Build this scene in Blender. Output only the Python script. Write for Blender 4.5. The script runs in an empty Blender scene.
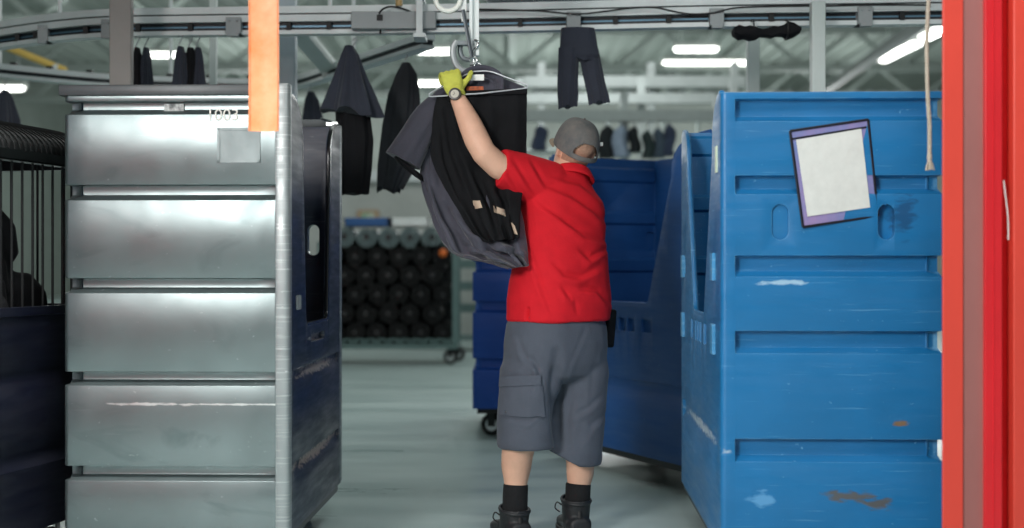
import bpy, bmesh, math, random
from mathutils import Vector, Matrix, noise
from mathutils.bvhtree import BVHTree
random.seed(7)
PI = math.pi
S = bpy.context.scene
COL = S.collection

# ------------------------------------------------------------------ camera
FPX = 1335.0
CAMZ = 1.16
cd = bpy.data.cameras.new('camera')
cam = bpy.data.objects.new('camera', cd)
COL.objects.link(cam)
cam.location = (0, 0, CAMZ)
cam.rotation_euler = (PI/2, 0, 0)
cd.sensor_width = 36.0
cd.lens = FPX/1024*36.0
cd.clip_end = 200
cd.dof.use_dof = True
cd.dof.focus_distance = 5.45
cd.dof.aperture_fstop = 1.4
S.camera = cam

# ------------------------------------------------------------------ exposure
S.view_settings.view_transform = 'Standard'
S.view_settings.look = 'None'
S.view_settings.gamma = 1.0
S.view_settings.exposure = 0.0
S.view_settings.use_curve_mapping = False

# ------------------------------------------------------------------ world (daylight entering from the open dock side behind the camera)
w = bpy.data.worlds.new('world'); S.world = w
w.use_nodes = True
w.node_tree.nodes['Background'].inputs[0].default_value = (0.80, 0.95, 1.0, 1)
w.node_tree.nodes['Background'].inputs[1].default_value = 0.25

def area(name, loc, target, size, energy, color=(1, 1, 1), sy=None):
    l = bpy.data.lights.new(name, 'AREA'); l.energy = energy; l.color = color
    l.shape = 'RECTANGLE'; l.size = size; l.size_y = sy or size
    o = bpy.data.objects.new(name, l); COL.objects.link(o); o.location = loc
    d = Vector(target)-Vector(loc)
    o.rotation_euler = d.to_track_quat('-Z', 'Y').to_euler()
    return o
area('key_light', (-3.3, -1.5, 3.4), (0.5, 6.0, 1.0), 1.5, 430, (1.0, 0.98, 0.95))  # unseen key light, standing for a softbox left of the camera
area('hall_lamp_front', (0.2, 10.5, 5.6), (0.2, 10.5, 0), 4.0, 150, (0.95, 1.0, 0.97))
def point_light(name, loc, energy, r=0.8, color=(0.97, 1.0, 0.99)):
    l = bpy.data.lights.new(name, 'POINT'); l.energy = energy; l.color = color; l.shadow_soft_size = r
    o = bpy.data.objects.new(name, l); COL.objects.link(o); o.location = loc
for lx in (-8, 1, 9):
    point_light('hall_fill', (lx, 17, 4.6), 230); point_light('hall_fill', (lx, 27, 4.6), 420); point_light('hall_fill', (lx, 40, 4.4), 560)  # unseen point lights added to brighten the back hall and its ceiling
area('red_post_fill', (-1.2, 3.7, 3.5), (-2.7, 1.0, 1.2), 0.5, 320, (1.0, 0.97, 0.95))  # added light on the unseen red post, so its reflection shows red
area('cart_side_fill', (0.9, 2.2, 4.6), (0.2, 5.0, 0.0), 1.2, 75, (0.95, 1.0, 1.0))  # added fill light for the grey cart's right side and the floor

# ------------------------------------------------------------------ helpers
def P(px, py, d):
    return Vector(((px-512)/FPX*d, d, CAMZ+(264-py)/FPX*d))

def srgb(r, g, b):
    def f(c):
        c = c/255.0
        return c/12.92 if c <= 0.04045 else ((c+0.055)/1.055)**2.4
    return (f(r), f(g), f(b), 1)

def tag(o, label=None, cat=None, group=None, kind=None):
    if label: o['label'] = label
    if cat: o['category'] = cat
    if group: o['group'] = group
    if kind: o['kind'] = kind
    return o

def thing(name, label, cat, loc=(0, 0, 0), rz=0.0, group=None):
    o = bpy.data.objects.new(name, None); COL.objects.link(o)
    o.location = loc; o.rotation_euler = (0, 0, rz); o.empty_display_size = 0.1
    tag(o, label, cat, group)
    return o

def copy_tree(o, parent=None):
    c = o.copy(); COL.objects.link(c)
    if parent is not None:
        c.parent = parent
    for ch in list(o.children):
        copy_tree(ch, c)
    return c

def obj(name, bm, mat, parent=None, smooth=40, world=False, extra=None):
    """one mesh object; world=True means the shape was laid out in world space and the parent is an unrotated empty"""
    me = bpy.data.meshes.new(name)
    bmesh.ops.recalc_face_normals(bm, faces=bm.faces[:])
    bm.to_mesh(me); bm.free()
    o = bpy.data.objects.new(name, me); COL.objects.link(o)
    mats = mat if isinstance(mat, (list, tuple)) else [mat]
    for m in mats:
        me.materials.append(m)
    if smooth:
        for p in me.polygons: p.use_smooth = True
        me.set_sharp_from_angle(angle=math.radians(smooth))
    if parent is not None:
        o.parent = parent
        if world:
            r = parent
            off = Vector((0, 0, 0))
            while r is not None:
                off += Vector(r.location); r = r.parent
            o.location = -off
    return o

def bake(o, smooth=None):
    dg = bpy.context.evaluated_depsgraph_get()
    ev = o.evaluated_get(dg)
    me = bpy.data.meshes.new_from_object(ev, depsgraph=dg)
    o.modifiers.clear()
    o.data = me
    if smooth:
        for p in me.polygons: p.use_smooth = True
        me.set_sharp_from_angle(angle=math.radians(smooth))
    return o

def drop(o):
    bpy.data.objects.remove(o, do_unlink=True)

def bevel(o, w=0.004, seg=2, ang=35):
    m = o.modifiers.new('b', 'BEVEL'); m.width = w; m.segments = seg; m.limit_method = 'ANGLE'; m.angle_limit = math.radians(ang)
    m.use_clamp_overlap = True
    return o

def BM(): return bmesh.new()

def box(bm, c, s, rot=None, mi=0):
    r = bmesh.ops.create_cube(bm, size=1.0)
    M = Matrix.Translation(c) @ (rot.to_4x4() if rot is not None else Matrix.Identity(4)) @ Matrix.Diagonal((s[0], s[1], s[2], 1))
    bmesh.ops.transform(bm, matrix=M, verts=r['verts'])
    for f in {f for v in r['verts'] for f in v.link_faces}: f.material_index = mi
    return r['verts']

def bb(bm, x0, x1, y0, y1, z0, z1):
    return box(bm, ((x0+x1)/2, (y0+y1)/2, (z0+z1)/2), (abs(x1-x0), abs(y1-y0), abs(z1-z0)))

def ell(c, u, v, ru, rv, n=20, p=2.0, mod=None):
    pts = []
    for i in range(n):
        a = 2*PI*i/n
        ca, sa = math.cos(a), math.sin(a)
        x = math.copysign(abs(ca)**(2/p), ca); y = math.copysign(abs(sa)**(2/p), sa)
        k = mod(a) if mod else 1.0
        pts.append(Vector(c)+Vector(u)*(ru*x*k)+Vector(v)*(rv*y*k))
    return pts

def loft(bm, rings, cap0=True, cap1=True, closed=False):
    vs = [[bm.verts.new(p) for p in r] for r in rings]
    n = len(vs[0])
    m = len(vs)
    for i in range(m if closed else m-1):
        a, b = vs[i], vs[(i+1) % m]
        for j in range(n):
            k = (j+1) % n
            try: bm.faces.new((a[j], a[k], b[k], b[j]))
            except ValueError: pass
    if not closed:
        if cap0: bm.faces.new(vs[0][::-1])
        if cap1: bm.faces.new(vs[-1])
    return vs

def frames(pts, up=None):
    pts = [Vector(p) for p in pts]
    n = len(pts)
    T = []
    for i in range(n):
        a = pts[max(i-1, 0)]; b = pts[min(i+1, n-1)]
        t = (b-a)
        T.append(t.normalized() if t.length > 1e-9 else Vector((0, 0, 1)))
    U = []
    u = Vector(up) if up is not None else (Vector((0, 0, 1)) if abs(T[0].z) < 0.9 else Vector((1, 0, 0)))
    for t in T:
        u = (u-t*u.dot(t))
        u = u.normalized() if u.length > 1e-6 else t.orthogonal().normalized()
        U.append(u.copy())
    return pts, T, U

def tube(bm, pts, r, n=10, up=None, cap=True, p=2.0, closed=False):
    pts, T, U = frames(pts, up)
    rings = []
    for i, c in enumerate(pts):
        rr = r[i] if isinstance(r, list) else r
        if not isinstance(rr, (tuple, list)): rr = (rr, rr)
        v = T[i].cross(U[i])
        rings.append(ell(c, U[i], v, rr[0], rr[1], n, p))
    return loft(bm, rings, cap, cap, closed)

def cyl(bm, a, b, r, n=16, r2=None):
    a = Vector(a); b = Vector(b)
    t = (b-a).normalized(); u = t.orthogonal().normalized(); v = t.cross(u)
    loft(bm, [ell(a, u, v, r, r, n), ell(b, u, v, r2 or r, r2 or r, n)])

def sweep_rect(bm, pts, w, h, zoff=0.0):
    """horizontal rail of rectangular section: w across, h tall, bottom at point z + zoff"""
    pts = [Vector(p) for p in pts]
    rings = []
    for i, p in enumerate(pts):
        a = pts[max(i-1, 0)]; b = pts[min(i+1, len(pts)-1)]
        t = (b-a); t.z = 0; t.normalize()
        s = Vector((-t.y, t.x, 0))
        z0 = Vector((0, 0, zoff)); z1 = Vector((0, 0, zoff+h))
        rings.append([p+s*w/2+z0, p+s*w/2+z1, p-s*w/2+z1, p-s*w/2+z0])
    loft(bm, rings)

def prism(bm, poly, d0, d1, to3):
    """extrude a 2-D polygon; to3(u, v, d) gives the 3-D point"""
    loft(bm, [[to3(u, v, d0) for u, v in poly], [to3(u, v, d1) for u, v in poly]])

def smoothpath(pts, k=6):
    """Catmull-Rom through points"""
    pts = [Vector(p) for p in pts]
    out = []
    n = len(pts)
    for i in range(n-1):
        p0 = pts[max(i-1, 0)]; p1 = pts[i]; p2 = pts[i+1]; p3 = pts[min(i+2, n-1)]
        for j in range(k):
            t = j/k
            out.append(0.5*((2*p1)+(p2-p0)*t+(2*p0-5*p1+4*p2-p3)*t*t+(3*p1-p0-3*p2+p3)*t**3))
    out.append(pts[-1])
    return out

def remesh(o, voxel=0.008, it=2, fac=0.5):
    m = o.modifiers.new('r', 'REMESH'); m.mode = 'VOXEL'; m.voxel_size = voxel; m.use_smooth_shade = True
    if it:
        s = o.modifiers.new('s', 'SMOOTH'); s.iterations = it; s.factor = fac
    bake(o)
    for p in o.data.polygons: p.use_smooth = True
    return o

# ------------------------------------------------------------------ materials
def mat(name, col, rough=0.5, metal=0.0, var=0.0, vscale=6.0, bump=0.0, bscale=40.0, spec=0.5, stretch=(1, 1, 1),
        col2=None, sheen=0.0, emit=None, estr=0.0, rvar=0.0):
    m = bpy.data.materials.new(name); m.use_nodes = True
    nt = m.node_tree; N = nt.nodes; L = nt.links
    b = N['Principled BSDF']
    b.inputs['Base Color'].default_value = col
    b.inputs['Roughness'].default_value = rough
    b.inputs['Metallic'].default_value = metal
    b.inputs['Specular IOR Level'].default_value = spec
    if sheen: b.inputs['Sheen Weight'].default_value = sheen
    if emit:
        b.inputs['Emission Color'].default_value = emit
        b.inputs['Emission Strength'].default_value = estr
    if var or bump or col2 or rvar:
        tc = N.new('ShaderNodeTexCoord'); mp = N.new('ShaderNodeMapping')
        mp.inputs['Scale'].default_value = stretch
        L.new(tc.outputs['Object'], mp.inputs['Vector'])
        if var or col2 or rvar:
            nz = N.new('ShaderNodeTexNoise'); nz.inputs['Scale'].default_value = vscale; nz.inputs['Detail'].default_value = 5
            nz.inputs['Roughness'].default_value = 0.65
            L.new(mp.outputs['Vector'], nz.inputs['Vector'])
            if var or col2:
                rp = N.new('ShaderNodeValToRGB')
                rp.color_ramp.elements[0].position = 0.32; rp.color_ramp.elements[1].position = 0.68
                if col2:
                    a, c = col, col2
                else:
                    a = tuple(max(0, c*(1-var)) for c in col[:3])+(1,); c = tuple(min(1, c*(1+var)) for c in col[:3])+(1,)
                rp.color_ramp.elements[0].color = a; rp.color_ramp.elements[1].color = c
                L.new(nz.outputs['Fac'], rp.inputs['Fac']); L.new(rp.outputs['Color'], b.inputs['Base Color'])
            if rvar:
                mr = N.new('ShaderNodeMapRange'); mr.inputs['To Min'].default_value = rough-rvar; mr.inputs['To Max'].default_value = rough+rvar
                mr.inputs['From Min'].default_value = 0.3; mr.inputs['From Max'].default_value = 0.7
                L.new(nz.outputs['Fac'], mr.inputs['Value']); L.new(mr.outputs['Result'], b.inputs['Roughness'])
        if bump:
            n2 = N.new('ShaderNodeTexNoise'); n2.inputs['Scale'].default_value = bscale; n2.inputs['Detail'].default_value = 4
            L.new(mp.outputs['Vector'], n2.inputs['Vector'])
            bp = N.new('ShaderNodeBump'); bp.inputs['Strength'].default_value = bump; bp.inputs['Distance'].default_value = 0.01
            L.new(n2.outputs['Fac'], bp.inputs['Height']); L.new(bp.outputs['Normal'], b.inputs['Normal'])
    return m

def scuffed(name, col, scuff, rough=0.45, amount=0.62, metal=0.0, var=0.12, dark=None, stains=(), edge=0.8, bumpst=(1, 1, 3), rst=(0.6, 0.6, 5), bst=0.12, rr_=(0.1, 0.12)):
    """plastic or sheet metal with horizontal scratches, chalky wear and optional local stains (x, y, z, sx, sy, sz, colour) in object space"""
    m = bpy.data.materials.new(name); m.use_nodes = True
    nt = m.node_tree; N = nt.nodes; L = nt.links
    b = N['Principled BSDF']; b.inputs['Metallic'].default_value = metal; b.inputs['Roughness'].default_value = rough
    tc = N.new('ShaderNodeTexCoord')
    def noise_(scale, st, det=4, dist=0.0):
        mp = N.new('ShaderNodeMapping'); mp.inputs['Scale'].default_value = st
        L.new(tc.outputs['Object'], mp.inputs['Vector'])
        z = N.new('ShaderNodeTexNoise'); z.inputs['Scale'].default_value = scale; z.inputs['Detail'].default_value = det
        z.inputs['Distortion'].default_value = dist
        L.new(mp.outputs['Vector'], z.inputs['Vector']); return z.outputs['Fac']
    def ramp(f, lo, hi):
        r = N.new('ShaderNodeMapRange'); r.inputs['From Min'].default_value = lo; r.inputs['From Max'].default_value = hi
        L.new(f, r.inputs['Value']); return r.outputs['Result']
    def mixc(a, c, f):
        x = N.new('ShaderNodeMix'); x.data_type = 'RGBA'
        if isinstance(a, tuple): x.inputs[6].default_value = a
        else: L.new(a, x.inputs[6])
        if isinstance(c, tuple): x.inputs[7].default_value = c
        else: L.new(c, x.inputs[7])
        L.new(f, x.inputs[0]); return x.outputs[2]
    lo = tuple(c*(1-var) for c in col[:3])+(1,); hi = tuple(min(1, c*(1+var)) for c in col[:3])+(1,)
    c = mixc(lo, hi, ramp(noise_(2.6, (1, 1, 1.3), 6, 0.6), 0.3, 0.7))
    if dark:
        c = mixc(c, dark, ramp(noise_(3.7, (1, 1, 2.2), 6, 1.0), 0.55, 0.85))
    sc = noise_(9.0, (0.5, 0.5, 14), 6, 0.3)
    c = mixc(c, scuff, ramp(sc, amount, amount+0.22))
    sp = noise_(42.0, (1, 1, 1.4), 3)
    c = mixc(c, scuff, ramp(sp, 0.70, 0.80))
    if edge:
        bv = N.new('ShaderNodeBevel'); bv.samples = 4; bv.inputs['Radius'].default_value = 0.006
        ge = N.new('ShaderNodeNewGeometry')
        dt = N.new('ShaderNodeVectorMath'); dt.operation = 'DOT_PRODUCT'; L.new(bv.outputs['Normal'], dt.inputs[0]); L.new(ge.outputs['Normal'], dt.inputs[1])
        em = ramp(dt.outputs['Value'], 0.985, 0.90)
        ml = N.new('ShaderNodeMath'); ml.operation = 'MULTIPLY'; L.new(em, ml.inputs[0]); L.new(ramp(noise_(16.0, (1, 1, 1), 5), 0.38, 0.62), ml.inputs[1])
        m2 = N.new('ShaderNodeMath'); m2.operation = 'MULTIPLY'; L.new(ml.outputs[0], m2.inputs[0]); m2.inputs[1].default_value = edge
        c = mixc(c, scuff, m2.outputs[0])
    for (x, y, z, sx, sy, sz, cc) in stains:
        mp = N.new('ShaderNodeMapping'); mp.vector_type = 'TEXTURE'
        mp.inputs['Location'].default_value = (x, y, z); mp.inputs['Scale'].default_value = (sx, sy, sz)
        L.new(tc.outputs['Object'], mp.inputs['Vector'])
        ln = N.new('ShaderNodeVectorMath'); ln.operation = 'LENGTH'; L.new(mp.outputs['Vector'], ln.inputs[0])
        nz = noise_(22.0, (1, 1, 2.5), 5, 0.5)
        ad = N.new('ShaderNodeMath'); ad.operation = 'MULTIPLY_ADD'; L.new(nz, ad.inputs[0]); ad.inputs[1].default_value = 2.4; ad.inputs[2].default_value = -1.2
        su = N.new('ShaderNodeMath'); su.operation = 'ADD'; L.new(ln.outputs['Value'], su.inputs[0]); L.new(ad.outputs[0], su.inputs[1])
        c = mixc(c, cc, ramp(su.outputs[0], 1.0, 0.45))
    L.new(c, b.inputs['Base Color'])
    rr = N.new('ShaderNodeMapRange'); rr.inputs['From Min'].default_value = 0.3; rr.inputs['From Max'].default_value = 0.7
    rr.inputs['To Min'].default_value = rough-rr_[0]; rr.inputs['To Max'].default_value = rough+rr_[1]
    L.new(noise_(6.0, rst, 5), rr.inputs['Value']); L.new(rr.outputs['Result'], b.inputs['Roughness'])
    bp = N.new('ShaderNodeBump'); bp.inputs['Strength'].default_value = bst; bp.inputs['Distance'].default_value = 0.01
    L.new(noise_(7.0, bumpst, 5), bp.inputs['Height']); L.new(bp.outputs['Normal'], b.inputs['Normal'])
    return m

M = {}
M['floor'] = mat('painted_concrete', srgb(158, 178, 177), 0.36, col2=srgb(182, 198, 196), vscale=1.3, stretch=(0.5, 2.2, 1), bump=0.06, bscale=5, rvar=0.1)
M['ceiling'] = mat('roof_sheet', srgb(128, 138, 132), 0.8, var=0.12, vscale=0.6)
M['truss'] = mat('truss_steel', srgb(140, 150, 145), 0.6)
M['wall'] = mat('pale_wall', srgb(190, 196, 190), 0.8, var=0.12, vscale=1.0)
M['side_wall'] = mat('side_wall', srgb(120, 130, 124), 0.8, var=0.1, vscale=1.0)
M['rail'] = mat('rail_aluminium', srgb(205, 212, 212), 0.5, 0.15, var=0.08, vscale=5)
M['rail_dark'] = mat('rail_slot', srgb(18, 26, 32), 0.5)
M['bracket'] = mat('bracket_grey', srgb(150, 156, 157), 0.55, 0.1, var=0.06)
M['post'] = mat('post_grey', srgb(142, 138, 134), 0.6, var=0.05)
M['post_pale'] = mat('post_pale', srgb(185, 195, 192), 0.55, var=0.05)
M['post_blue'] = mat('post_bluegrey', srgb(150, 165, 172), 0.55, var=0.05)
M['chrome'] = mat('chrome', srgb(200, 205, 205), 0.2, 0.9)
M['blacksteel'] = mat('black_steel', srgb(14, 16, 18), 0.35, 0.2)
M['rubber'] = mat('black_rubber', srgb(16, 17, 18), 0.6)
M['led'] = mat('led', (1, 1, 1, 1), 0.5, emit=(1, 1, 0.94, 1), estr=7.0)
M['housing'] = mat('lamp_housing', srgb(200, 205, 200), 0.5)
M['yellow'] = mat('yellow_paint', srgb(205, 175, 90), 0.5, var=0.1)
M['black_cloth'] = mat('black_cloth', srgb(19, 20, 23), 0.9, var=0.2, bump=0.25, bscale=60, spec=0.25)
M['navy_cloth'] = mat('navy_cloth', srgb(38, 43, 56), 0.85, var=0.15, bump=0.25, bscale=60, sheen=0.2)
M['grey_cloth'] = mat('grey_cloth', srgb(66, 66, 78), 0.8, var=0.1, bump=0.2, bscale=60, sheen=0.2)
M['wire'] = mat('grey_wire', srgb(150, 155, 158), 0.5, 0.3)
M['beam_pale'] = mat('beam_pale', srgb(168, 176, 174), 0.6, var=0.08)
M['white_plastic'] = mat('white_plastic', srgb(235, 236, 232), 0.4)
# ------------------------------------------------------------------ the hall
def struct(name, bm, m, label=None, smooth=None):
    o = obj(name, bm, m, None, smooth=smooth); o['kind'] = 'structure'
    if label: tag(o, label)
    return o
XL, XR, YF, YB, ZC = -16.0, 17.0, -4.0, 50.0, 7.6
b = BM(); bb(b, XL, XR, YF, YB, -0.2, 0.0); struct('floor', b, M['floor'])
b = BM()
# corrugated roof deck
n = 132
for i in range(n):
    x0 = XL+(XR-XL)*i/n; x1 = XL+(XR-XL)*(i+1)/n
    z = ZC+(0.06 if i % 2 else 0.0)
    bb(b, x0, x1, YF, YB, z, ZC+0.25)
struct('ceiling', b, M['ceiling'])
b = BM(); bb(b, XL, XR, YB, YB+0.2, 0, ZC); 
struct('wall_back', b, M['wall'])
b = BM(); bb(b, XL-0.2, XL, YF, YB, 0, ZC); struct('wall_left', b, M['side_wall'])
b = BM(); bb(b, XR, XR+0.2, YF, YB, 0, ZC); struct('wall_right', b, M['side_wall'])
# added unseen dark wall for the grey cart to reflect, behind the red post
b = BM(); bb(b, -3.35, -3.15, -0.2, 4.1, 0, 3.4); o = struct('wall_reflected', b, mat('reflected_wall', srgb(58, 58, 72), 0.7, var=0.1))
# roof trusses
for k, y in enumerate((29.0, 36.0, 43.0)):
    b = BM()
    z1, z0 = ZC-0.02, ZC-1.15
    bb(b, XL, XR, y-0.1, y+0.1, z1-0.22, z1+0.02); bb(b, XL, XR, y-0.1, y+0.1, z0-0.1, z0+0.1)
    x = XL+0.5; up = True
    while x < XR-1.4:
        a = (x, y, z0 if up else z1-0.1); c = (x+1.3, y, z1-0.1 if up else z0)
        tube(b, [a, c], 0.06, 6); x += 1.3; up = not up
    o = struct('trim_%d' % (k+1), b, M['truss'])
# purlins running to the back
for k, x in enumerate((-11.0, -5.5, 0.0, 5.4, 10.6)):
    b = BM(); bb(b, x-0.1, x+0.1, YF+0.2, YB, ZC-0.3, ZC+0.03)
    struct('trim_%d' % (k+4), b, M['truss'])
# dark roof beam and sloped brace on the far side of the hall
b = BM(); tube(b, [P(926, 20, 22), P(795, 112, 45)], 0.14, 6); 
tag(obj('roof_beam', b, mat('dark_beam', srgb(70, 82, 80), 0.6)), 'dark sloping beam seen above the right blue cart', 'roof beam')['kind'] = 'structure'

# ------------------------------------------------------------------ ceiling lights
def led(label, c, length, vert=None, w=0.28):
    """c = centre; vert = direction"""
    d = Vector(vert or (1, 0, 0)).normalized()
    t = thing('ceiling_light', label, 'ceiling light', c, math.atan2(d.y, d.x), 'strip lights under the roof')
    m = BM(); tube(m, [(-length/2-0.05, 0, 0.08), (length/2+0.05, 0, 0.08)], (0.07, w/2+0.03), 8, up=(0, 0, 1), p=4); obj('housing', m, M['housing'], t)
    m = BM(); tube(m, [(-length/2, 0, 0.0), (-length/2+0.06, 0, 0), (length/2-0.06, 0, 0), (length/2, 0, 0)], [(0.03, w/3), (0.07, w/2), (0.07, w/2), (0.03, w/3)], 10, up=(0, 0, 1)); obj('diffuser', m, M['led'], t)
    top = max(ZC-c[2], 0.1)
    m = BM()
    m.free()
    for s in (-0.35, 0.35):
        m = BM(); cyl(m, (s*length, 0, 0.1), (s*length, 0, top), 0.012, 6); obj('hanger_rod', m, M['rail'], t)
    return t
led('short strip light above the left edge of the right blue cart', P(696, 49, 33), 1.05)
led('wide reflected glow low behind the hanging trousers and blue cart, built as a light', P(706, 63, 36), 2.3, w=0.36)  # a reflected glow, made here as a glowing fitting
led('slanted strip light at the upper right beside the rope', P(900, 51.5, 32.7), 2.7, (-0.03, 1, 0))
led('slanted strip light half hidden by the red column', P(938, 31, 27), 1.6, (-0.03, 1, 0))
led('strip light between the sloping rail and the gloved hand', P(434, 51, 34), 0.85)
led('strip light behind the gloved hand of the worker', P(430, 83, 40), 0.9)
led('strip light above the grey cart, left of the hanging jackets', P(165, 54.5, 36), 0.85)
led('thin strip light just right of the grey steel post', P(148, 37, 40), 0.9)
led('strip light at the far left under the curved rail', P(6, 88, 34), 0.9)

# ------------------------------------------------------------------ far background: shelves, sorting rails with clothes, racks
def rail_thing(name, label, pts, group=None, posts=()):
    t = thing(name, label, 'rail', (0, 0, 0), 0, group)
    return t
for (y, d, th, lab, x0, x1) in ((82, 19, 0.16, 'uppermost pale conveyor beam behind the hanging trousers', 524, 745), (99, 18, 0.13, 'middle pale conveyor beam behind the hanging trousers', 500, 745),
                        (116, 16.5, 0.14, 'lowest pale conveyor beam just above the worker cap', 480, 730)):
    a = P(x0, y, d); c = P(x1, y, d)
    t = thing('conveyor_beam', lab, 'conveyor beam', ((a.x+c.x)/2, d, 0), 0, 'pale conveyor beams at the back')
    L = c.x-a.x
    m = BM(); sweep_rect(m, [(-L/2, 0, 0), (L/2, 0, 0)], 0.14, th, a.z-th/2); obj('beam', m, M['beam_pale'], t)
    for s in (-0.42, 0.08, 0.46):
        m = BM(); bb(m, s*L-0.05, s*L+0.05, 0.09, 0.19, 0, a.z+0.3); obj('support_post', m, M['beam_pale'], t)
def far_garment(label, px, py0, py1, wpx, d, m1, k):
    t = P(px, py0, d)
    h = (py1-py0)/FPX*d; wd = wpx/FPX*d
    th = thing('hanging_garment', label, 'garment', (t.x, d, t.z), 0, 'clothes on the back conveyor')
    b = BM(); rings = []
    for i in range(7):
        f = i/6
        ww = wd*min(1, 0.3+f*4)/2
        rings.append(ell((0.02*math.sin(k+i), 0, -0.06-f*(h-0.06)), (1, 0, 0), (0, 1, 0), ww, 0.10+0.04*f, 20, 2.2, lambda a: 1+0.16*math.sin(5*a+k)*f))
    loft(b, rings); obj('cloth', b, m1, th, 60)
    b = BM(); tube(b, smoothpath([(0, 0, -0.07), (0, 0, 0.02), (0.03, 0, 0.05), (0.05, 0, 0.03)]), 0.008, 6); obj('hook', b, M['chrome'], th)
far_cols = [srgb(52, 62, 84), srgb(30, 36, 40), srgb(150, 165, 185), srgb(24, 30, 34), srgb(44, 58, 58), srgb(70, 84, 98)]
fm = [mat('far_cloth_%d' % i, c, 0.9, var=0.15) for i, c in enumerate(far_cols)]
rowspec = [(540, 121, 150, 14, 0, 'navy coat left of the worker cap'), (606, 121, 158, 15, 1, 'dark coat right of the worker cap'), (620, 122, 157, 16, 2, 'pale blue coat right of the worker cap'),
           (634, 122, 152, 11, 3, 'black coat beside the pale blue coat'), (648, 126, 158, 11, 4, 'short green grey coat in the back row'),
           (659, 124, 158, 12, 5, 'grey blue coat in the back row near the far blue post'), (669, 120, 156, 12, 0, 'navy coat nearest the far blue post')]
for i, (px, y0, y1, wp, c, lab) in enumerate(rowspec):
    far_garment(lab, px, y0, y1, wp, 16.5, fm[c], i)
# low pale rack behind the coats
t = thing('pipe_rack', 'pale pipe rack behind the row of coats', 'rack', (P(640, 160, 17.3).x, 17.3, 0))
m = BM()
for z in (0.6, 1.5, 2.0, 2.62): tube(m, [(-1.6, 0, z), (0.75, 0, z)], 0.035, 8)
obj('rail', m, M['post_pale'], t)
for x in (-1.6, -0.4, 0.3, 0.75):
    m = BM(); tube(m, [(x, 0, 0), (x, 0, 3.0)], 0.03, 8); obj('post', m, M['post_pale'], t)

# shelving and ledge behind the cart of mats
b = BM(); bb(b, -6.5, 1.2, 21.0, 21.25, 0, 2.45); 
n = 14
o = tag(obj('partition_wall', b, mat('block_wall', srgb(176, 180, 176), 0.8, var=0.1, vscale=2.0), None, 0), 'pale block partition behind the cart of rolled mats', 'partition'); o['kind'] = 'structure'
b = BM(); bb(b, -6.5, 1.2, 20.85, 21.25, 2.45, 2.62); o = tag(obj('partition_cap', b, M['rail'], None, 0), 'grey capping along the pale partition', 'partition cap'); o['kind'] = 'structure'
t = thing('notice_board', 'small framed notice with green print on the pale partition', 'notice', P(368, 217, 20.97))
m = BM(); box(m, (0, 0, 0), (0.34, 0.03, 0.22)); obj('frame', m, mat('notice_tan', srgb(176, 150, 122), 0.7), t)
m = BM(); box(m, (0.0, -0.018, 0), (0.2, 0.012, 0.14)); obj('print', m, mat('notice_green', srgb(90, 150, 100), 0.7, col2=srgb(215, 215, 205), vscale=14), t)

# ------------------------------------------------------------------ cart of rolled mats
D = 15.4
def X15(px): return (px-512)/FPX*D
def Z15(py): return CAMZ+(264-py)/FPX*D
cx0, cx1 = X15(318), X15(458)
t = thing('mat_cart', 'grey green wheeled cart stacked with rolled black mats', 'cart', ((cx0+cx1)/2, D, 0))
teal = mat('cart_teal', srgb(98, 122, 120), 0.5, 0.1, var=0.1)
hw = (cx1-cx0)/2; dp = 0.7
m = BM(); bb(m, -hw, hw, -0.02, dp, 0.18, 0.24)
nn = 12
for i in range(nn):
    x = -hw+2*hw*(i+0.5)/nn
    tube(m, [(x+0.10*math.cos(a), -0.02, 0.24+0.05*math.sin(a)) for a in [PI*j/8 for j in range(9)]], 0.014, 6)
obj('tray', m, teal, t)
for (x, y) in ((-hw+0.03, 0), (hw-0.03, 0), (-hw+0.03, dp-0.04), (hw-0.03, dp-0.04)):
    m = BM(); bb(m, x-0.035, x+0.035, y-0.035, y+0.035, 0.24, 1.42); obj('post', m, teal, t)
m = BM()
for z in (1.40,):
    bb(m, -hw, hw, dp-0.07, dp-0.01, z-0.03, z+0.03)
for z in (0.5, 0.8, 1.1): bb(m, hw-0.05, hw-0.01, 0.0, dp, z-0.02, z+0.02); bb(m, -hw+0.01, -hw+0.05, 0.0, dp, z-0.02, z+0.02)
obj('side_rail', m, teal, t)
def caster(parent, x, y, r=0.06, ztop=0.14, metal=None, yaw=0.3):
    c = BM()
    bb(c, x-0.04, x+0.04, y-0.04, y+0.04, ztop-0.012, ztop)
    for s in (-1, 1):
        box(c, (x+s*0.024*math.cos(yaw), y+s*0.024*math.sin(yaw), (ztop+r)/2), (0.006, 0.05, ztop-r+0.02), Matrix.Rotation(yaw, 3, 'Z'))
    co = obj('caster', c, metal or M['blacksteel'], parent)
    wv = BM()
    ax = Vector((math.cos(yaw), math.sin(yaw), 0)); ce = Vector((x, y, r))
    u = Vector((-math.sin(yaw), math.cos(yaw), 0)); v = Vector((0, 0, 1))
    prof = [(-0.018, 0.25), (-0.018, 0.85), (-0.012, 0.98), (0, 1.0), (0.012, 0.98), (0.018, 0.85), (0.018, 0.25)]
    loft(wv, [ell(ce+ax*a, u, v, r*k, r*k, 24) for a, k in prof])
    obj('wheel', wv, M['rubber'], co)
    h = BM(); loft(h, [ell(ce+ax*a, u, v, r*k, r*k, 16) for a, k in ((-0.022, 0.55), (0.022, 0.55))]); obj('hub', h, M['rail'], co)
m = BM(); bb(m, -hw+0.05, hw-0.05, dp-0.05, dp-0.03, 0.24, 1.38); obj('dark_backing', m, M['blacksteel'], t)  # added black sheet that keeps the gaps between the rolls dark
for (x, y) in ((-hw+0.1, 0.08), (hw-0.09, 0.06), (-hw+0.1, dp-0.1), (hw-0.02, dp-0.12)):
    caster(t, x, y, 0.085, 0.18, yaw=1.35)
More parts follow.
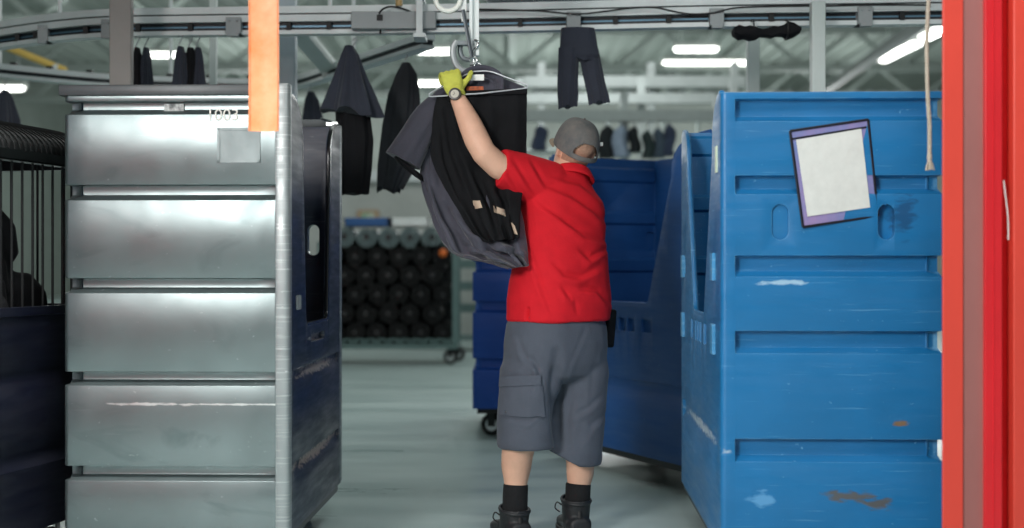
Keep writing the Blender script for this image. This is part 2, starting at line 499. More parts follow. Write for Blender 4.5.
# the rolls: each its own object
roll_r = 0.124
proto = None
rows = 9
k = 0
matm = mat('mat_black', srgb(9, 10, 11), 0.5, spec=0.3, var=0.2, bump=0.4, bscale=30)
rowname = ['bottom', 'second', 'third', 'fourth', 'fifth', 'top']
for r in range(5):
    nx = 6
    for i in range(nx):
        x = -0.64+i*0.255+(0.1275 if r % 2 else 0.0)
        z = 0.245+roll_r+r*0.2205
        if x > 0.66: continue
        if proto is None:
            root = thing('rolled_mat', '', 'rolled mat', (0, 0, 0), 0, 'rolled mats on the cart')
            m = BM()
            # spiral roll
            pts_in, pts_out = [], []
            N_ = 54
            for j in range(N_):
                a = j/(N_-1)*2*PI*3.3; rr = 0.02+(roll_r-0.02-0.004)*j/(N_-1)
                pts_out.append((rr*math.cos(a), rr*math.sin(a)))
            ring = []
            for j in range(N_):
                px_, pz_ = pts_out[j]; ln = math.hypot(px_, pz_); f = 0.0185/2/ln
                ring.append(((px_*(1-f), pz_*(1-f)), (px_*(1+f), pz_*(1+f))))
            poly = [q[1] for q in ring]+[q[0] for q in reversed(ring)]
            vs0 = [m.verts.new((px_, 0, pz_)) for px_, pz_ in poly]; vs1 = [m.verts.new((px_, 0.62, pz_)) for px_, pz_ in poly]
            nP = len(poly)
            for j in range(nP):
                m.faces.new((vs0[j], vs0[(j+1) % nP], vs1[(j+1) % nP], vs1[j]))
            for vs in (vs0, vs1):
                for j in range(N_-1): m.faces.new((vs[j], vs[j+1], vs[nP-2-j], vs[nP-1-j]))
            obj('mat', m, matm, root, 50)
            m = BM(); loft(m, [ell((0, y_, 0), (1, 0, 0), (0, 0, 1), 0.034, 0.034, 12) for y_ in (-0.004, 0.3)]); obj('core', m, M['blacksteel'], root)
            proto = root; o = root
        else:
            o = copy_tree(proto)
        o.location = (t.location.x+x, D+0.02+0.02*random.random(), z); o.rotation_euler = (0, random.random()*6.28, 0)
        o['label'] = 'rolled black mat in the %s layer of the wheeled mat cart' % rowname[r]
        o['group'] = 'rolled mats in the %s layer of the cart' % rowname[r]
# grey draped rolls on top
for i in range(5):
    o = copy_tree(proto); o.location = (t.location.x-0.5125+i*0.255, D+0.05, 0.245+roll_r+5*0.2205); o.rotation_euler = (0, i, 0)
    for ch in o.children:
        if ch.name.startswith('mat'):
            ch.data = ch.data.copy(); ch.data.materials.clear(); ch.data.materials.append(mat('mat_grey', srgb(112, 128, 130), 0.5, var=0.15))
    o['label'] = 'grey rolled mat lying on top of the black rolls'; o['group'] = 'grey rolled mats on top of the cart'
ztop = 0.245+roll_r*2+5*0.2205
def crate(name, label, px0, px1, py0, d, m_, cat):
    a = P(px0, py0, d); c = P(px1, py0, d)
    t_ = thing(name, label, cat, ((a.x+c.x)/2, d+0.25, ztop))
    W_ = c.x-a.x; H_ = max(a.z-ztop, 0.1)
    m = BM()
    bb(m, -W_/2, W_/2, -0.2, 0.2, 0, 0.012)
    for s in (-1, 1):
        bb(m, s*W_/2-0.012*s, s*W_/2, -0.2, 0.2, 0, H_); bb(m, -W_/2, W_/2, s*0.2-s*0.012, s*0.2, 0, H_)
    obj('body', m, m_, t_, 30)
    m = BM(); bb(m, -W_/2-0.012, W_/2+0.012, -0.215, -0.195, H_-0.03, H_); bb(m, -W_/2-0.012, W_/2+0.012, 0.195, 0.215, H_-0.03, H_)
    for s in (-1, 1): bb(m, s*W_/2-0.012, s*W_/2+0.012, -0.215, 0.215, H_-0.03, H_)
    obj('rim', m, m_, t_, 30)
crate('plastic_crate', 'blue plastic crate on top of the mat cart', 344, 388, 225, D+0.05, mat('crate_blue', srgb(36, 96, 160), 0.45), 'crate')
crate('plastic_crate', 'white plastic crate on top of the mat cart', 391, 428, 226, D+0.05, mat('crate_white', srgb(252, 252, 250), 0.5), 'crate')
t = thing('ball_marker', 'small round orange ball on the corner of the mat cart', 'ball', P(443, 253, D-0.06))
t.name = 'warning_ball'
m = BM(); bmesh.ops.create_uvsphere(m, u_segments=14, v_segments=10, radius=0.05); obj('cap', m, mat('orange_plastic', srgb(225, 110, 40), 0.5), t)
m = BM(); cyl(m, (0, 0, 0), (0, 0.12, 0), 0.02, 8); obj('stem', m, M['blacksteel'], t)

# second teal cart further back, right of the mats
a = P(456, 262, 17.6)
t = thing('wire_cart', 'empty green grey frame cart behind the cart of mats', 'cart', (P(474, 262, 17.6).x, 17.6, 0))
for (x, y) in ((-0.27, 0), (0.27, 0), (-0.27, 0.6), (0.27, 0.6)):
    m = BM(); bb(m, x-0.03, x+0.03, y-0.03, y+0.03, 0.18, 1.4); obj('post', m, teal, t)
    caster(t, x, y, 0.08, 0.18)
m = BM(); bb(m, -0.3, 0.3, -0.03, 0.63, 0.16, 0.2)
for z in (0.5, 0.8, 1.1, 1.38): bb(m, -0.3, 0.3, 0.57, 0.6, z, z+0.12); bb(m, 0.24, 0.27, 0, 0.6, z, z+0.05); bb(m, -0.27, -0.24, 0, 0.6, z, z+0.05)
obj('frame', m, teal, t)
# ------------------------------------------------------------------ bulk laundry carts
def dense(pts, step=0.05):
    out = []
    for i in range(len(pts)-1):
        a, b_ = pts[i], pts[i+1]
        n = max(1, int(abs(b_-a)/step+0.5))
        for j in range(n): out.append(a+(b_-a)*j/n)
    out.append(pts[-1]); return out

def cart_body(W, L, H, zb, grooves, gd, sill, wt, wb, pockets=(), slots=(), post=0.05, r=0.020, sidegr=True, slot_ends=(-1, 1), lgd=0.06):
    """open-topped box; +x is the side with the U-shaped opening; grooves = [(z0, z1)]; returns baked object"""
    # perimeter: (point, inward normal, kind)
    per = []
    def seg(kind, fixed, axis, lst, inward):
        for v, k in lst:
            p = Vector((v, fixed, 0)) if axis == 'x' else Vector((fixed, v, 0))
            per.append((p, Vector(inward), k))
    def arc(cx, cy, a0, k):
        for i in range(1, 5):
            a = a0+PI/2*i/5
            per.append((Vector((cx+r*math.cos(a), cy+r*math.sin(a), 0)), Vector((-math.cos(a), -math.sin(a), 0)), k))
    x0, x1, y0, y1 = -W/2, W/2, -L/2, L/2
    e = 0.004
    xs = dense([x0+r, x1-post-e], 0.08)
    seg('f', y0, 'x', [(v, 1) for v in xs]+[(x1-post, 0), (x1-r, 0)], (0, 1, 0))
    arc(x1-r, y0+r, -PI/2, 0)
    ys = dense([y0+0.09+e, y1-0.09-e], 0.08)
    seg('s', x1, 'y', [(y0+r, 0), (y0+0.09, 0)]+[(v, 2) for v in ys]+[(y1-0.09, 0), (y1-r, 0)], (-1, 0, 0))
    arc(x1-r, y1-r, 0, 0)
    seg('b', y1, 'x', [(x1-r, 0), (x1-post, 0)]+[(v, 1) for v in reversed(xs)], (0, -1, 0))
    arc(x0+r, y1-r, PI/2, 1)
    seg('k', x0, 'y', [(v, 1) for v in reversed(dense([y0+r, y1-r], 0.08))], (1, 0, 0))
    arc(x0+r, y0+r, PI, 1)
    levels = [(zb, 0, False, 0)]
    for gi, (z0, z1) in enumerate(grooves):
        low = z1 < sill-0.02 and gi not in [p[0] for p in pockets]
        levels += [(z0, 0, low, gi), (z0+0.020, 1, low, gi), (z1-0.004, 1, low, gi), (z1, 0, low, gi)]
    levels.append((H, 0, False, 0))
    levels.sort(key=lambda q: q[0])
    rings = []
    for (z, ins, low, gi) in levels:
        ring = []
        for (p, nrm, k) in per:
            amt = 0.0; kx = 0.0
            if ins:
                if k == 1: amt = gd
                if k == 1 and nrm.x > 0.01: kx = nrm.x*(lgd-gd)
                elif k == 2 and low and sidegr: amt = 0.012
            q = p+nrm*amt; q.x += kx; q.z = z
            ring.append(q)
        rings.append(ring)
    bo = BM(); loft(bo, rings); body = obj('body', bo, [], None, 0)
    th = gd+0.022; tl = max(th, lgd+0.022)
    bi = BM()
    inner = [[Vector((sx*(W/2-tx), sy*(L/2-th), z)) for sx, sy, tx in ((-1, -1, tl), (1, -1, 0.024), (1, 1, 0.024), (-1, 1, tl))] for z in (zb+0.05, H+0.1)]
    loft(bi, inner); ci = obj('cav', bi, [], None, 0)
    # opening outline in (y, z)
    half = [(0, sill), (wb/2-0.04, sill), (wb/2-0.012, sill+0.012), (wb/2, sill+0.04), (wt/2, H-0.20)]
    ey, ez = (L/2-0.05)-wt/2, 0.20
    for i in range(1, 8):
        a = PI/2*i/8
        half.append((wt/2+ey*(1-math.cos(a))**1.4, H-0.20+ez*math.sin(a)))
    half.append((L/2-0.05, H+0.001))
    outline = half
    poly = half+[(L/2-0.05, H+0.06)]
    poly = poly[1:]
    full = poly+[(-y, z) for y, z in reversed(poly)]
    bo2 = BM(); prism(bo2, full, W/2-0.12, W/2+0.1, lambda u, v, d: Vector((d, u, v))); co = obj('open', bo2, [], None, 0)
    bs = BM()
    for (gi, yy0, yy1, z0, z1) in pockets:
        bb(bs, W/2-0.018, W/2+0.05, yy0, yy1, z0, z1)
    for (xx, z0, z1, wd) in slots:
        pts = []
        for i in range(13): a = PI*i/12; pts.append((xx+wd/2*math.cos(a), z1-wd/2+wd/2*math.sin(a)))
        for i in range(13): a = PI+PI*i/12; pts.append((xx+wd/2*math.cos(a), z0+wd/2+wd/2*math.sin(a)))
        for sy in slot_ends:
            prism(bs, pts, sy*(L/2-0.2), sy*(L/2+0.1), lambda u, v, d: Vector((u, d, v)))
    cs = obj('slots', bs, [], None, 0) if (pockets or slots) else None
    for c in (ci, co, cs):
        if c is None: continue
        m = body.modifiers.new('x', 'BOOLEAN'); m.operation = 'DIFFERENCE'; m.solver = 'EXACT'; m.object = c
    bevel(body, 0.005, 2, 38)
    bake(body, 35)
    for c in (ci, co, cs):
        if c is not None: drop(c)
    return body, outline

def make_cart(label, near, W, L, H, rz, corner, grooves, gd, sill, wt, wb, mats, rimmat, pockets=(), slots=(), zb=0.15, rimgroove=None, casters=True, ribs=True, cr=0.058, cyaw=0.25, sidegr=True, navy=None, slot_ends=(-1, 1)):
    """near = world xy of a bottom corner, corner = its local sign (sx, sy)"""
    c, s = math.cos(rz), math.sin(rz)
    lx, ly = corner[0]*W/2, corner[1]*L/2
    loc = (near[0]-(c*lx-s*ly), near[1]-(s*lx+c*ly), 0)
    t = thing('laundry_cart', label, 'laundry cart', loc, rz)
    body, outline = cart_body(W, L, H, zb, grooves, gd, sill, wt, wb, pockets, slots, sidegr=sidegr, slot_ends=slot_ends)
    body.parent = t
    for m_ in mats: body.data.materials.append(m_)
    if navy is not None:
        for p in body.data.polygons:
            cx, cy, cz = p.center
            inside = abs(cx) < W/2-0.022 and abs(cy) < L/2-0.055 and cz > zb+0.01
            side = cx > W/2-0.030 and abs(cy) < L/2-0.02 and p.normal.x > -0.5 and not (p.normal.y < -0.7 and cy < -L/2+0.06)
            if inside or side: p.material_index = 1
    # rolled rim round the opening
    pts = [Vector((W/2-0.010, y, z)) for y, z in outline[::-1]]+[Vector((W/2-0.010, -y, z)) for y, z in outline[1:]]
    b = BM(); tube(b, pts, (0.010, 0.013), 8, up=(1, 0, 0), p=3.0); obj('opening_rim', b, rimmat, t, 50)
    b = BM(); sweep = 0.0
    bb(b, -W/2+0.03, W/2-0.012, -L/2+0.03, L/2-0.03, zb-0.035, zb+0.002); o = obj('base_frame', b, M['blacksteel'], t, 30)
    if ribs:
        for z0, z1 in grooves:
            for sy in (-1, 1):
                b = BM(); yy = sy*(L/2-gd-0.022); prism(b, [(yy+sy*0.002, z0-0.01), (yy-sy*0.014, z0+0.006), (yy-sy*0.014, z1-0.006), (yy+sy*0.002, z1+0.01)], -W/2+0.09, W/2-0.03, lambda u, v, d: Vector((d, u, v))); obj('inner_rib', b, mats[0], t, 30)
    for (xx, z0, z1, wd) in slots if ribs else ():
        for sy in (-1, 1):
            b = BM(); dpt = 0.010 if xx > 0 else 0.036
            bb(b, xx-wd/2-0.004, xx+wd/2+0.004, sy*(L/2-dpt), sy*(L/2-dpt-0.008), z0-0.004, z1+0.004); obj('slot_insert', b, mats[0], t, 0)
    if casters:
        for sx in (-1, 1):
            for sy in (-1, 1):
                caster(t, sx*(W/2-0.13), sy*(L/2-0.16), cr, zb-0.033, yaw=cyaw*sx*sy)
    return t, W, L

BG = [(0.464, 0.545), (0.845, 0.925), (1.115, 1.19), (1.405, 1.472), (1.662, 1.742)]
GG = [(0.355, 0.410), (0.708, 0.760), (1.052, 1.108), (1.397, 1.455), (1.715, 1.765)]
blue_l = srgb(22, 107, 161); scuff_b = srgb(110, 170, 210)
# --- right blue cart
Wb, Lb = 0.785, 1.52
brown = srgb(84, 88, 92); chalk = srgb(150, 185, 210); tan_ = srgb(120, 100, 80)
mb = scuffed('blue_plastic', blue_l, scuff_b, 0.42, 0.66, var=0.10, stains=(
    (0.0-0.06, Lb/2, 0.345, 0.115, 0.2, 0.022, brown), (-0.15, Lb/2, 0.318, 0.06, 0.2, 0.022, brown), (0.245, Lb/2, 0.335, 0.05, 0.2, 0.03, srgb(84, 148, 196)), (-0.235, Lb/2, 0.60, 0.03, 0.2, 0.012, tan_),
    (-0.245, Lb/2, 1.335, 0.05, 0.2, 0.075, srgb(20, 80, 125)), (Wb/2, 0, 0.505, 0.1, 0.7, 0.022, srgb(170, 190, 205)), (0.16, Lb/2, 1.095, 0.10, 0.2, 0.010, chalk)))
pk = []
pw = [(-0.30, -0.20), (-0.125, -0.055), (-0.035, 0.035), (0.055, 0.125), (0.20, 0.30)]
for a_, c_ in pw: pk.append((1, a_, c_, 0.845, 0.925))
pk.append((9, -0.60, -0.52, 1.115, 1.19)); pk.append((9, 0.52, 0.60, 1.115, 1.19))
slots_b = [(0.185, 1.245, 1.37, 0.058), (-0.185, 1.245, 1.37, 0.058)]
cartR, _, _ = make_cart('tall bright blue plastic laundry cart with a paper in a black pouch on its front', (0.735, 4.70), Wb, Lb, 1.765, PI-math.radians(2.0), (1, 1), BG, 0.036, 0.955, 0.98, 0.44, [mb], mb, pk, slots_b)
# pale stickers on the front post of the opening side, lift ribs
b = BM(); bb(b, Wb/2-0.002, Wb/2+0.004, 0.615, 0.665, 1.49, 1.585); obj('sticker', b, mat('pale_sticker', srgb(215, 232, 205), 0.5), cartR)['label'] = 'pale green sticker'
padm = scuffed('blue_pad', srgb(70, 150, 200), scuff_b, 0.5, 0.5)
for yy in (0.56, -0.62):
    for zz, hh in ((0.83, 0.11), (1.10, 0.10)):
        b = BM(); bb(b, Wb/2-0.004, Wb/2+0.012, yy-0.035, yy+0.035, zz, zz+hh)
        obj('raised_pad', b, padm, cartR)

# --- document pouch on its front
t = thing('document_pouch', 'white paper in a clear pouch with black edging on the bright blue cart', 'document pouch', (0, 0, 0))
t.parent = None
yfront = 4.70
pd = yfront-0.014
quad = [P(790, 131, pd), P(868, 119.5, pd-0.004), P(878, 216, pd), P(803, 227, pd-0.002)]
cpt = sum(quad, Vector())/4
t.location = cpt
ql = [q-cpt for q in quad]
def slab(bm, q, y0, y1):
    loft(bm, [[v+Vector((0, y0, 0)) for v in q], [v+Vector((0, y1, 0)) for v in q]])
def lerpq(u, v):
    return (ql[0]*(1-u)+ql[1]*u)*(1-v)+(ql[3]*(1-u)+ql[2]*u)*v
b = BM(); slab(b, ql, 0.0, 0.006); obj('backing', b, mat('pouch_film', srgb(96, 122, 172), 0.25, col2=srgb(150, 128, 172), vscale=5), t, 0)
b = BM()
for i in range(4): 
    tube(b, [ql[i], ql[(i+1) % 4]], 0.0046, 6, up=(0, 1, 0), p=4)
tube(b, [lerpq(0, 0.085), lerpq(0.97, 0.075)], 0.0035, 6, up=(0, 1, 0), p=4)
obj('edging', b, mat('pouch_black', srgb(14, 15, 30), 0.4), t, 40)
b = BM(); slab(b, [lerpq(0.06, 0.10), lerpq(0.90, 0.085), lerpq(0.905, 0.90), lerpq(0.075, 0.90)], -0.004, 0.0); obj('paper', b, mat('paper_white', srgb(206, 208, 204), 0.8, var=0.05, vscale=20, bump=0.25, bscale=12), t, 0)

# --- blue cart behind the worker on the right, opening towards the aisle
navyb = srgb(15, 62, 118)
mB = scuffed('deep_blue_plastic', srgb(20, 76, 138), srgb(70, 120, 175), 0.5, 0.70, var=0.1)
th = math.atan2(-0.435, -0.9)
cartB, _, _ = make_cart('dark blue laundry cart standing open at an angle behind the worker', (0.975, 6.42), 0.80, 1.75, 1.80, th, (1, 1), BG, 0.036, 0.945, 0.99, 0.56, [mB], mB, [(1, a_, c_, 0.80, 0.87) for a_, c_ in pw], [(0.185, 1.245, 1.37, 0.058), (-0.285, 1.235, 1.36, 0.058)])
# --- blue cart further back, seen left of the worker's shorts
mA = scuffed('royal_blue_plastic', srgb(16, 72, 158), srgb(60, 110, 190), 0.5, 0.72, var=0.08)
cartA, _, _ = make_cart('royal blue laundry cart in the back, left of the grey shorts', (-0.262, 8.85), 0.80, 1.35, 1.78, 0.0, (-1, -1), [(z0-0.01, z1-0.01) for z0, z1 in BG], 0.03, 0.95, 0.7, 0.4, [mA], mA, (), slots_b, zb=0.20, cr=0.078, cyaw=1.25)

# --- grey cart on the left
Wg, Lg = 0.842, 1.25
mg = scuffed('grey_sheet', srgb(114, 126, 127), srgb(150, 158, 157), 0.31, 0.70, bst=0.03, rr_=(0.02, 0.06), metal=0.72, var=0.10, edge=0.5, bumpst=(1, 1, 1), rst=(1.5, 1, 1), dark=srgb(88, 102, 104), stains=(
    (0.2, -Lg/2, 0.64, 0.5, 0.3, 0.004, srgb(190, 196, 195)), (-0.10, -Lg/2, 0.64, 0.2, 0.3, 0.006, srgb(190, 196, 195))))
mgn = scuffed('dark_navy_plastic', srgb(24, 36, 58), srgb(96, 100, 106), 0.38, 0.62, var=0.2, stains=(
    (Wg/2, 0.0, 0.735, 0.1, 0.5, 0.024, srgb(158, 146, 138)), (Wg/2, 0.0, 0.385, 0.1, 0.55, 0.024, srgb(160, 142, 132)), (Wg/2, -0.02, 0.86, 0.1, 0.22, 0.018, srgb(150, 146, 140))))
shiny = mat('black_gloss_rim', srgb(22, 24, 28), 0.22, 0.2, var=0.2, vscale=8)
pg = [(9, -0.16, 0.16, 0.845, 0.875)]
cartG, _, _ = make_cart('grey metal faced laundry cart with dark navy side under the orange strap', (-0.826, 4.94), Wg, Lg, 1.79, math.radians(-1.6), (1, -1), GG, 0.036, 0.915, 0.66, 0.54, [mg, mgn], shiny, pg, [(0.30, 1.20, 1.34, 0.055), (-0.17, 1.20, 1.34, 0.055)], navy=True, slot_ends=(1,), ribs=False)
# top flange, its dark reflection put into a darker grey
b = BM()
fl = [(-Wg/2-0.016, -Lg/2-0.012), (Wg/2-0.055, -Lg/2-0.012), (Wg/2-0.055, -Lg/2+0.05), (-Wg/2+0.05, -Lg/2+0.05), (-Wg/2+0.05, Lg/2-0.05), (Wg/2-0.055, Lg/2-0.05), (Wg/2-0.055, Lg/2+0.012), (-Wg/2-0.016, Lg/2+0.012)]
prism(b, fl, 1.785, 1.825, lambda u, v, d: Vector((u, v, d))); o = obj('top_flange', b, mat('flange_reflection_grey', srgb(84, 88, 90), 0.45, 0.4, var=0.15), cartG, 30); bevel(o, 0.006); bake(o, 35)
# corner posts of the opening side
gpm = scuffed('galvanised_post', srgb(150, 157, 158), srgb(205, 210, 210), 0.42, 0.56, metal=0.4)
for sy in (-1, 1):
    b = BM()
    prism(b, [(Wg/2-0.05, sy*(Lg/2-0.05)), (Wg/2-0.05, sy*(Lg/2+0.006)), (Wg/2-0.004, sy*(Lg/2+0.006)), (Wg/2+0.003, sy*(Lg/2-0.006)), (Wg/2+0.003, sy*(Lg/2-0.05))], 0.155, 1.83 if sy < 0 else 1.80, lambda u, v, d: Vector((u, v, d)))
    o = obj('corner_post', b, gpm, cartG, 30); bevel(o, 0.008); bake(o, 35)
# silver latch on the far post, raised plate, sticker, stencilled number
b = BM(); bb(b, Wg/2-0.06, Wg/2-0.01, Lg/2-0.06, Lg/2-0.03, 1.795, 1.812); tube(b, [(Wg/2-0.03, Lg/2-0.05, 1.812), (Wg/2-0.08, Lg/2-0.09, 1.825)], 0.006, 8); obj('latch', b, M['chrome'], cartG)['label'] = 'silver latch'
yf = -Lg/2
b = BM()
xa, xb, za, zb_ = 0.155, 0.315, 1.535, 1.665
for (x0_, x1_, z0_, z1_) in ((xa, xb, za, za+0.01), (xa, xb, zb_-0.01, zb_), (xa, xa+0.01, za, zb_), (xb-0.01, xb, za, zb_)): bb(b, x0_, x1_, yf-0.004, yf+0.002, z0_, z1_)
bb(b, xa, xb, yf-0.0015, yf+0.002, za, zb_)
obj('raised_plate', b, scuffed('plate_sheet', srgb(108, 118, 119), srgb(150, 156, 155), 0.36, 0.70, metal=0.5, edge=0, bumpst=(1, 1, 1), rst=(1.5, 1, 1)), cartG, 0)
b = BM(); bb(b, -0.052, 0.022, yf+0.028, yf+0.0345, 1.722, 1.758)
obj('rim_sticker', b, mat('worn_sticker', srgb(60, 66, 68), 0.6, col2=srgb(235, 238, 236), vscale=38), cartG, 0)
def text_mesh(name, s, size, m_, parent, loc, rot, align='CENTER', ext=0.001):
    cu = bpy.data.curves.new(name, 'FONT'); cu.body = s; cu.size = size; cu.extrude = ext; cu.align_x = align
    o = bpy.data.objects.new(name, cu); COL.objects.link(o)
    dg = bpy.context.evaluated_depsgraph_get()
    me = bpy.data.meshes.new_from_object(o.evaluated_get(dg), depsgraph=dg)
    drop(o)
    o = bpy.data.objects.new(name, me); COL.objects.link(o); me.materials.append(m_)
    o.parent = parent; o.location = loc; o.rotation_euler = rot
    return o
b = BM(); bb(b, Wg/2-0.002, Wg/2+0.004, -Lg/2+0.15, -Lg/2+0.23, 0.985, 1.04); obj('side_plate', b, M['bracket'], cartG, 0)
text_mesh('number', '1003', 0.062, mat('stencil_white', srgb(236, 234, 226), 0.7, var=0.15, vscale=50), cartG, (0.175, yf-0.0015, 1.692), (PI/2, 0, 0))

# --- hooded dark cart at the far left
dk = scuffed('night_navy', srgb(8, 12, 30), srgb(24, 32, 52), 0.55, 0.8, edge=0.3)
rzL = math.atan2(0.26, 0.06)-PI/2     # long side runs into the depth
t = thing('hooded_cart', 'dark navy cart with black bars and hood at the left edge', 'laundry cart', (0, 0, 0), rzL)
side0 = Vector((-1.868, 4.70, 0)); dirL = Vector((0.225, 0.974, 0)); nL = Vector((-0.974, 0.225, 0))
LL, WL = 0.72, 0.80
t.location = side0+dirL*LL/2+nL*WL/2
# local x = across (right side is +x), local y = along
b = BM()
rings = []
for z, ins in ((0.15, 0.02), (0.40, 0), (0.42, 0.012), (0.46, 0.012), (0.48, 0), (0.70, 0), (0.72, 0.012), (0.76, 0.012), (0.78, 0), (0.965, 0), (0.97, -0.012), (1.0, -0.012)):
    rings.append(ell((0, 0, z), (1, 0, 0), (0, 1, 0), WL/2-ins, LL/2-ins, 40, 9))
rings += [ell((0, 0, z), (1, 0, 0), (0, 1, 0), WL/2-0.03, LL/2-0.03, 40, 9) for z in (1.0, 0.2)]
loft(b, rings); obj('tub', b, dk, t, 35)
for sx in (-1, 1):
    for sy in (-1, 1):
        b = BM(); x, y = sx*(WL/2-0.03), sy*(LL/2-0.03); bb(b, x-0.014, x+0.014, y-0.014, y+0.014, 0.98, 1.62); obj('post', b, M['blacksteel'], t)
        caster(t, sx*(WL/2-0.1), sy*(LL/2-0.12), 0.058, 0.15)
for i in range(9):
    y = -LL/2+0.09+i*(LL-0.18)/8
    for sx in (-1, 1):
        b = BM(); cyl(b, (sx*(WL/2-0.03), y, 0.99), (sx*(WL/2-0.03), y, 1.62), 0.005, 8); obj('bar', b, M['rubber'], t)
for i in range(6):
    x = -WL/2+0.1+i*(WL-0.2)/5
    b = BM(); cyl(b, (x, LL/2-0.03, 0.99), (x, LL/2-0.03, 1.62), 0.005, 8); obj('bar', b, M['rubber'], t)
hood_m = mat('hood_dark', srgb(16, 18, 19), 0.6, 0.1, var=0.15)
b = BM()
rings = []
for y in (-LL/2-0.02, LL/2+0.06):
    out = [(0.44*math.cos(a), 1.575+0.15*math.sin(a)) for a in [PI*j/14 for j in range(15)]]
    inn = [(0.41*math.cos(a), 1.545+0.11*math.sin(a)) for a in [PI*j/14 for j in range(15)]][::-1]
    rings.append([Vector((x, y, z)) for x, z in out+inn])
loft(b, rings); obj('hood', b, hood_m, t, 50)
b = BM()
for j in range(22):
    y = -LL/2+LL*j/21
    tube(b, [(0.441*math.cos(a), y, 1.576+0.15*math.sin(a)) for a in [PI*q/10*0.5 for q in range(11)]], 0.0025, 5)
obj('hood_ribs', b, hood_m, t, 50)
b = BM(); bb(b, -WL/2, WL/2, -LL/2, -LL/2+0.03, 1.54, 1.60); bb(b, -WL/2, WL/2, LL/2-0.03, LL/2, 1.54, 1.60); bb(b, WL/2-0.05, WL/2, -LL/2, LL/2, 1.54, 1.60); bb(b, -WL/2, -WL/2+0.05, -LL/2, LL/2, 1.54, 1.60)
obj('top_frame', b, M['blacksteel'], t)
# dark clothes heaped in it
b = BM()
for i in range(16):
    x = random.uniform(-0.27, 0.27); y = random.uniform(-0.24, 0.24); zz = random.uniform(0.9, 1.26)
    loft(b, [ell((x, y, zz+h*0.14), (1, 0, 0), (0, 1, 0), 0.12*k, 0.13*k, 14, 2, lambda a: 1+0.15*math.sin(4*a+i)) for h, k in ((-1, 0.6), (-0.4, 1.0), (0.4, 0.9), (0.9, 0.45))])
o = obj('folded_clothes', b, M['black_cloth'], None, 60); o.location = t.location; o.rotation_euler = (0, 0, rzL)
remesh(o, 0.014, 3); tag(o, 'heap of black clothes piled inside the hooded cart', 'clothes', None, 'stuff')
# ------------------------------------------------------------------ overhead rails
RZ = 2.34
def rail_pt(px, ybot): 
    d = (RZ-CAMZ)*FPX/(264-ybot); return P(px, ybot, d)
main = smoothpath([rail_pt(*q) for q in ((-60, 57), (-10, 50.5), (30, 45), (70, 40.5), (120, 37.5), (220, 36), (360, 34.5), (520, 32), (700, 28), (860, 26), (1010, 24), (1090, 23))], 5)
for p in main: p.z = RZ
def at_px(px):
    for a, c in zip(main, main[1:]):
        pa, pc = 512+FPX*a.x/a.y, 512+FPX*c.x/c.y
        if pa <= px <= pc:
            return a.lerp(c, (px-pa)/(pc-pa))
    return main[-1]
t = thing('overhead_rail', 'long straight grey overhead conveyor rail crossing above the carts and the worker', 'conveyor rail', (0, 0, 0))
for nm, w_, h_, z_, mm in (('lower_rail', 0.075, 0.022, 0.0, 'rail'), ('slot', 0.03, 0.05, 0.018, 'rail_dark'), ('middle_rail', 0.09, 0.034, 0.064, 'rail'), ('gap_strip', 0.05, 0.02, 0.092, 'rail_dark'), ('upper_rail', 0.09, 0.036, 0.106, 'rail')):
    b = BM(); sweep_rect(b, main, w_, h_, z_); obj(nm, b, M[mm], t, 30)
b = BM(); sweep_rect(b, main, 0.036, 0.008, 0.038); obj('chain', b, mat('chain_blue', srgb(95, 130, 150), 0.35, 0.5), t, 30)
# deep beam over the right half
seg = [p for p in main if 512+FPX*p.x/p.y > 470]
b = BM(); sweep_rect(b, seg, 0.13, 0.14, 0.158); obj('top_beam', b, M['rail'], t, 30)
def bracket(px, wpx, z0, z1, nm='bracket', dy=0.06):
    p = at_px(px); w_ = wpx/FPX*p.y
    b = BM(); bb(b, p.x-w_/2, p.x+w_/2, p.y-dy-0.01, p.y+dy, RZ+z0, RZ+z1)
    box(b, (p.x, p.y-dy-0.012, RZ+z0-0.008), (w_*0.8, 0.03, 0.016))
    for s in (-0.25, 0.25):
        cyl(b, (p.x+s*w_, p.y-dy-0.006, RZ+z1-0.018), (p.x+s*w_, p.y-dy-0.018, RZ+z1-0.018), 0.006, 8)
    o = obj(nm, b, M['bracket'], t, 30); bevel(o, 0.003); return o
for px, wp in ((47, 10), (110, 10), (236, 15), (573, 14), (715, 14), (862, 14)):
    bracket(px, wp, 0.0, 0.085)
# pushers in the slot
for px in (20, 38, 88, 140, 192, 290, 330, 520, 615, 668, 770, 900):
    p = at_px(px); b = BM(); bb(b, p.x-0.012, p.x+0.012, p.y-0.045, p.y+0.02, RZ+0.02, RZ+0.06); obj('pusher', b, M['rubber'], t)
# drive box with cable and vertical clamp
p = at_px(395); b = BM(); bb(b, p.x-0.215, p.x+0.215, p.y-0.09, p.y+0.06, RZ+0.012, RZ+0.10); o = obj('drive_box', b, M['bracket'], t, 30); bevel(o, 0.004)
p2 = at_px(421); b = BM(); bb(b, p2.x-0.016, p2.x+0.016, p2.y-0.125, p2.y-0.092, RZ-0.03, RZ+0.18); bb(b, p2.x-0.03, p2.x+0.03, p2.y-0.14, p2.y+0.03, RZ-0.04, RZ-0.02); bb(b, p2.x-0.025, p2.x+0.025, p2.y-0.13, p2.y+0.0, RZ+0.15, RZ+0.165)
obj('clamp_bar', b, M['rail'], t, 30)
b = BM(); tube(b, smoothpath([P(380, 20, 6.78), P(380, 12, 6.76), P(388, 7, 6.76), P(400, 8, 6.76), P(412, 13, 6.77), P(404, 17, 6.77), P(390, 20, 6.77), P(382, 26, 6.78), P(380, 34, 6.78)]), 0.006, 6); box(b, P(380, 18, 6.77), (0.03, 0.03, 0.03))
obj('cable', b, M['rubber'], t)
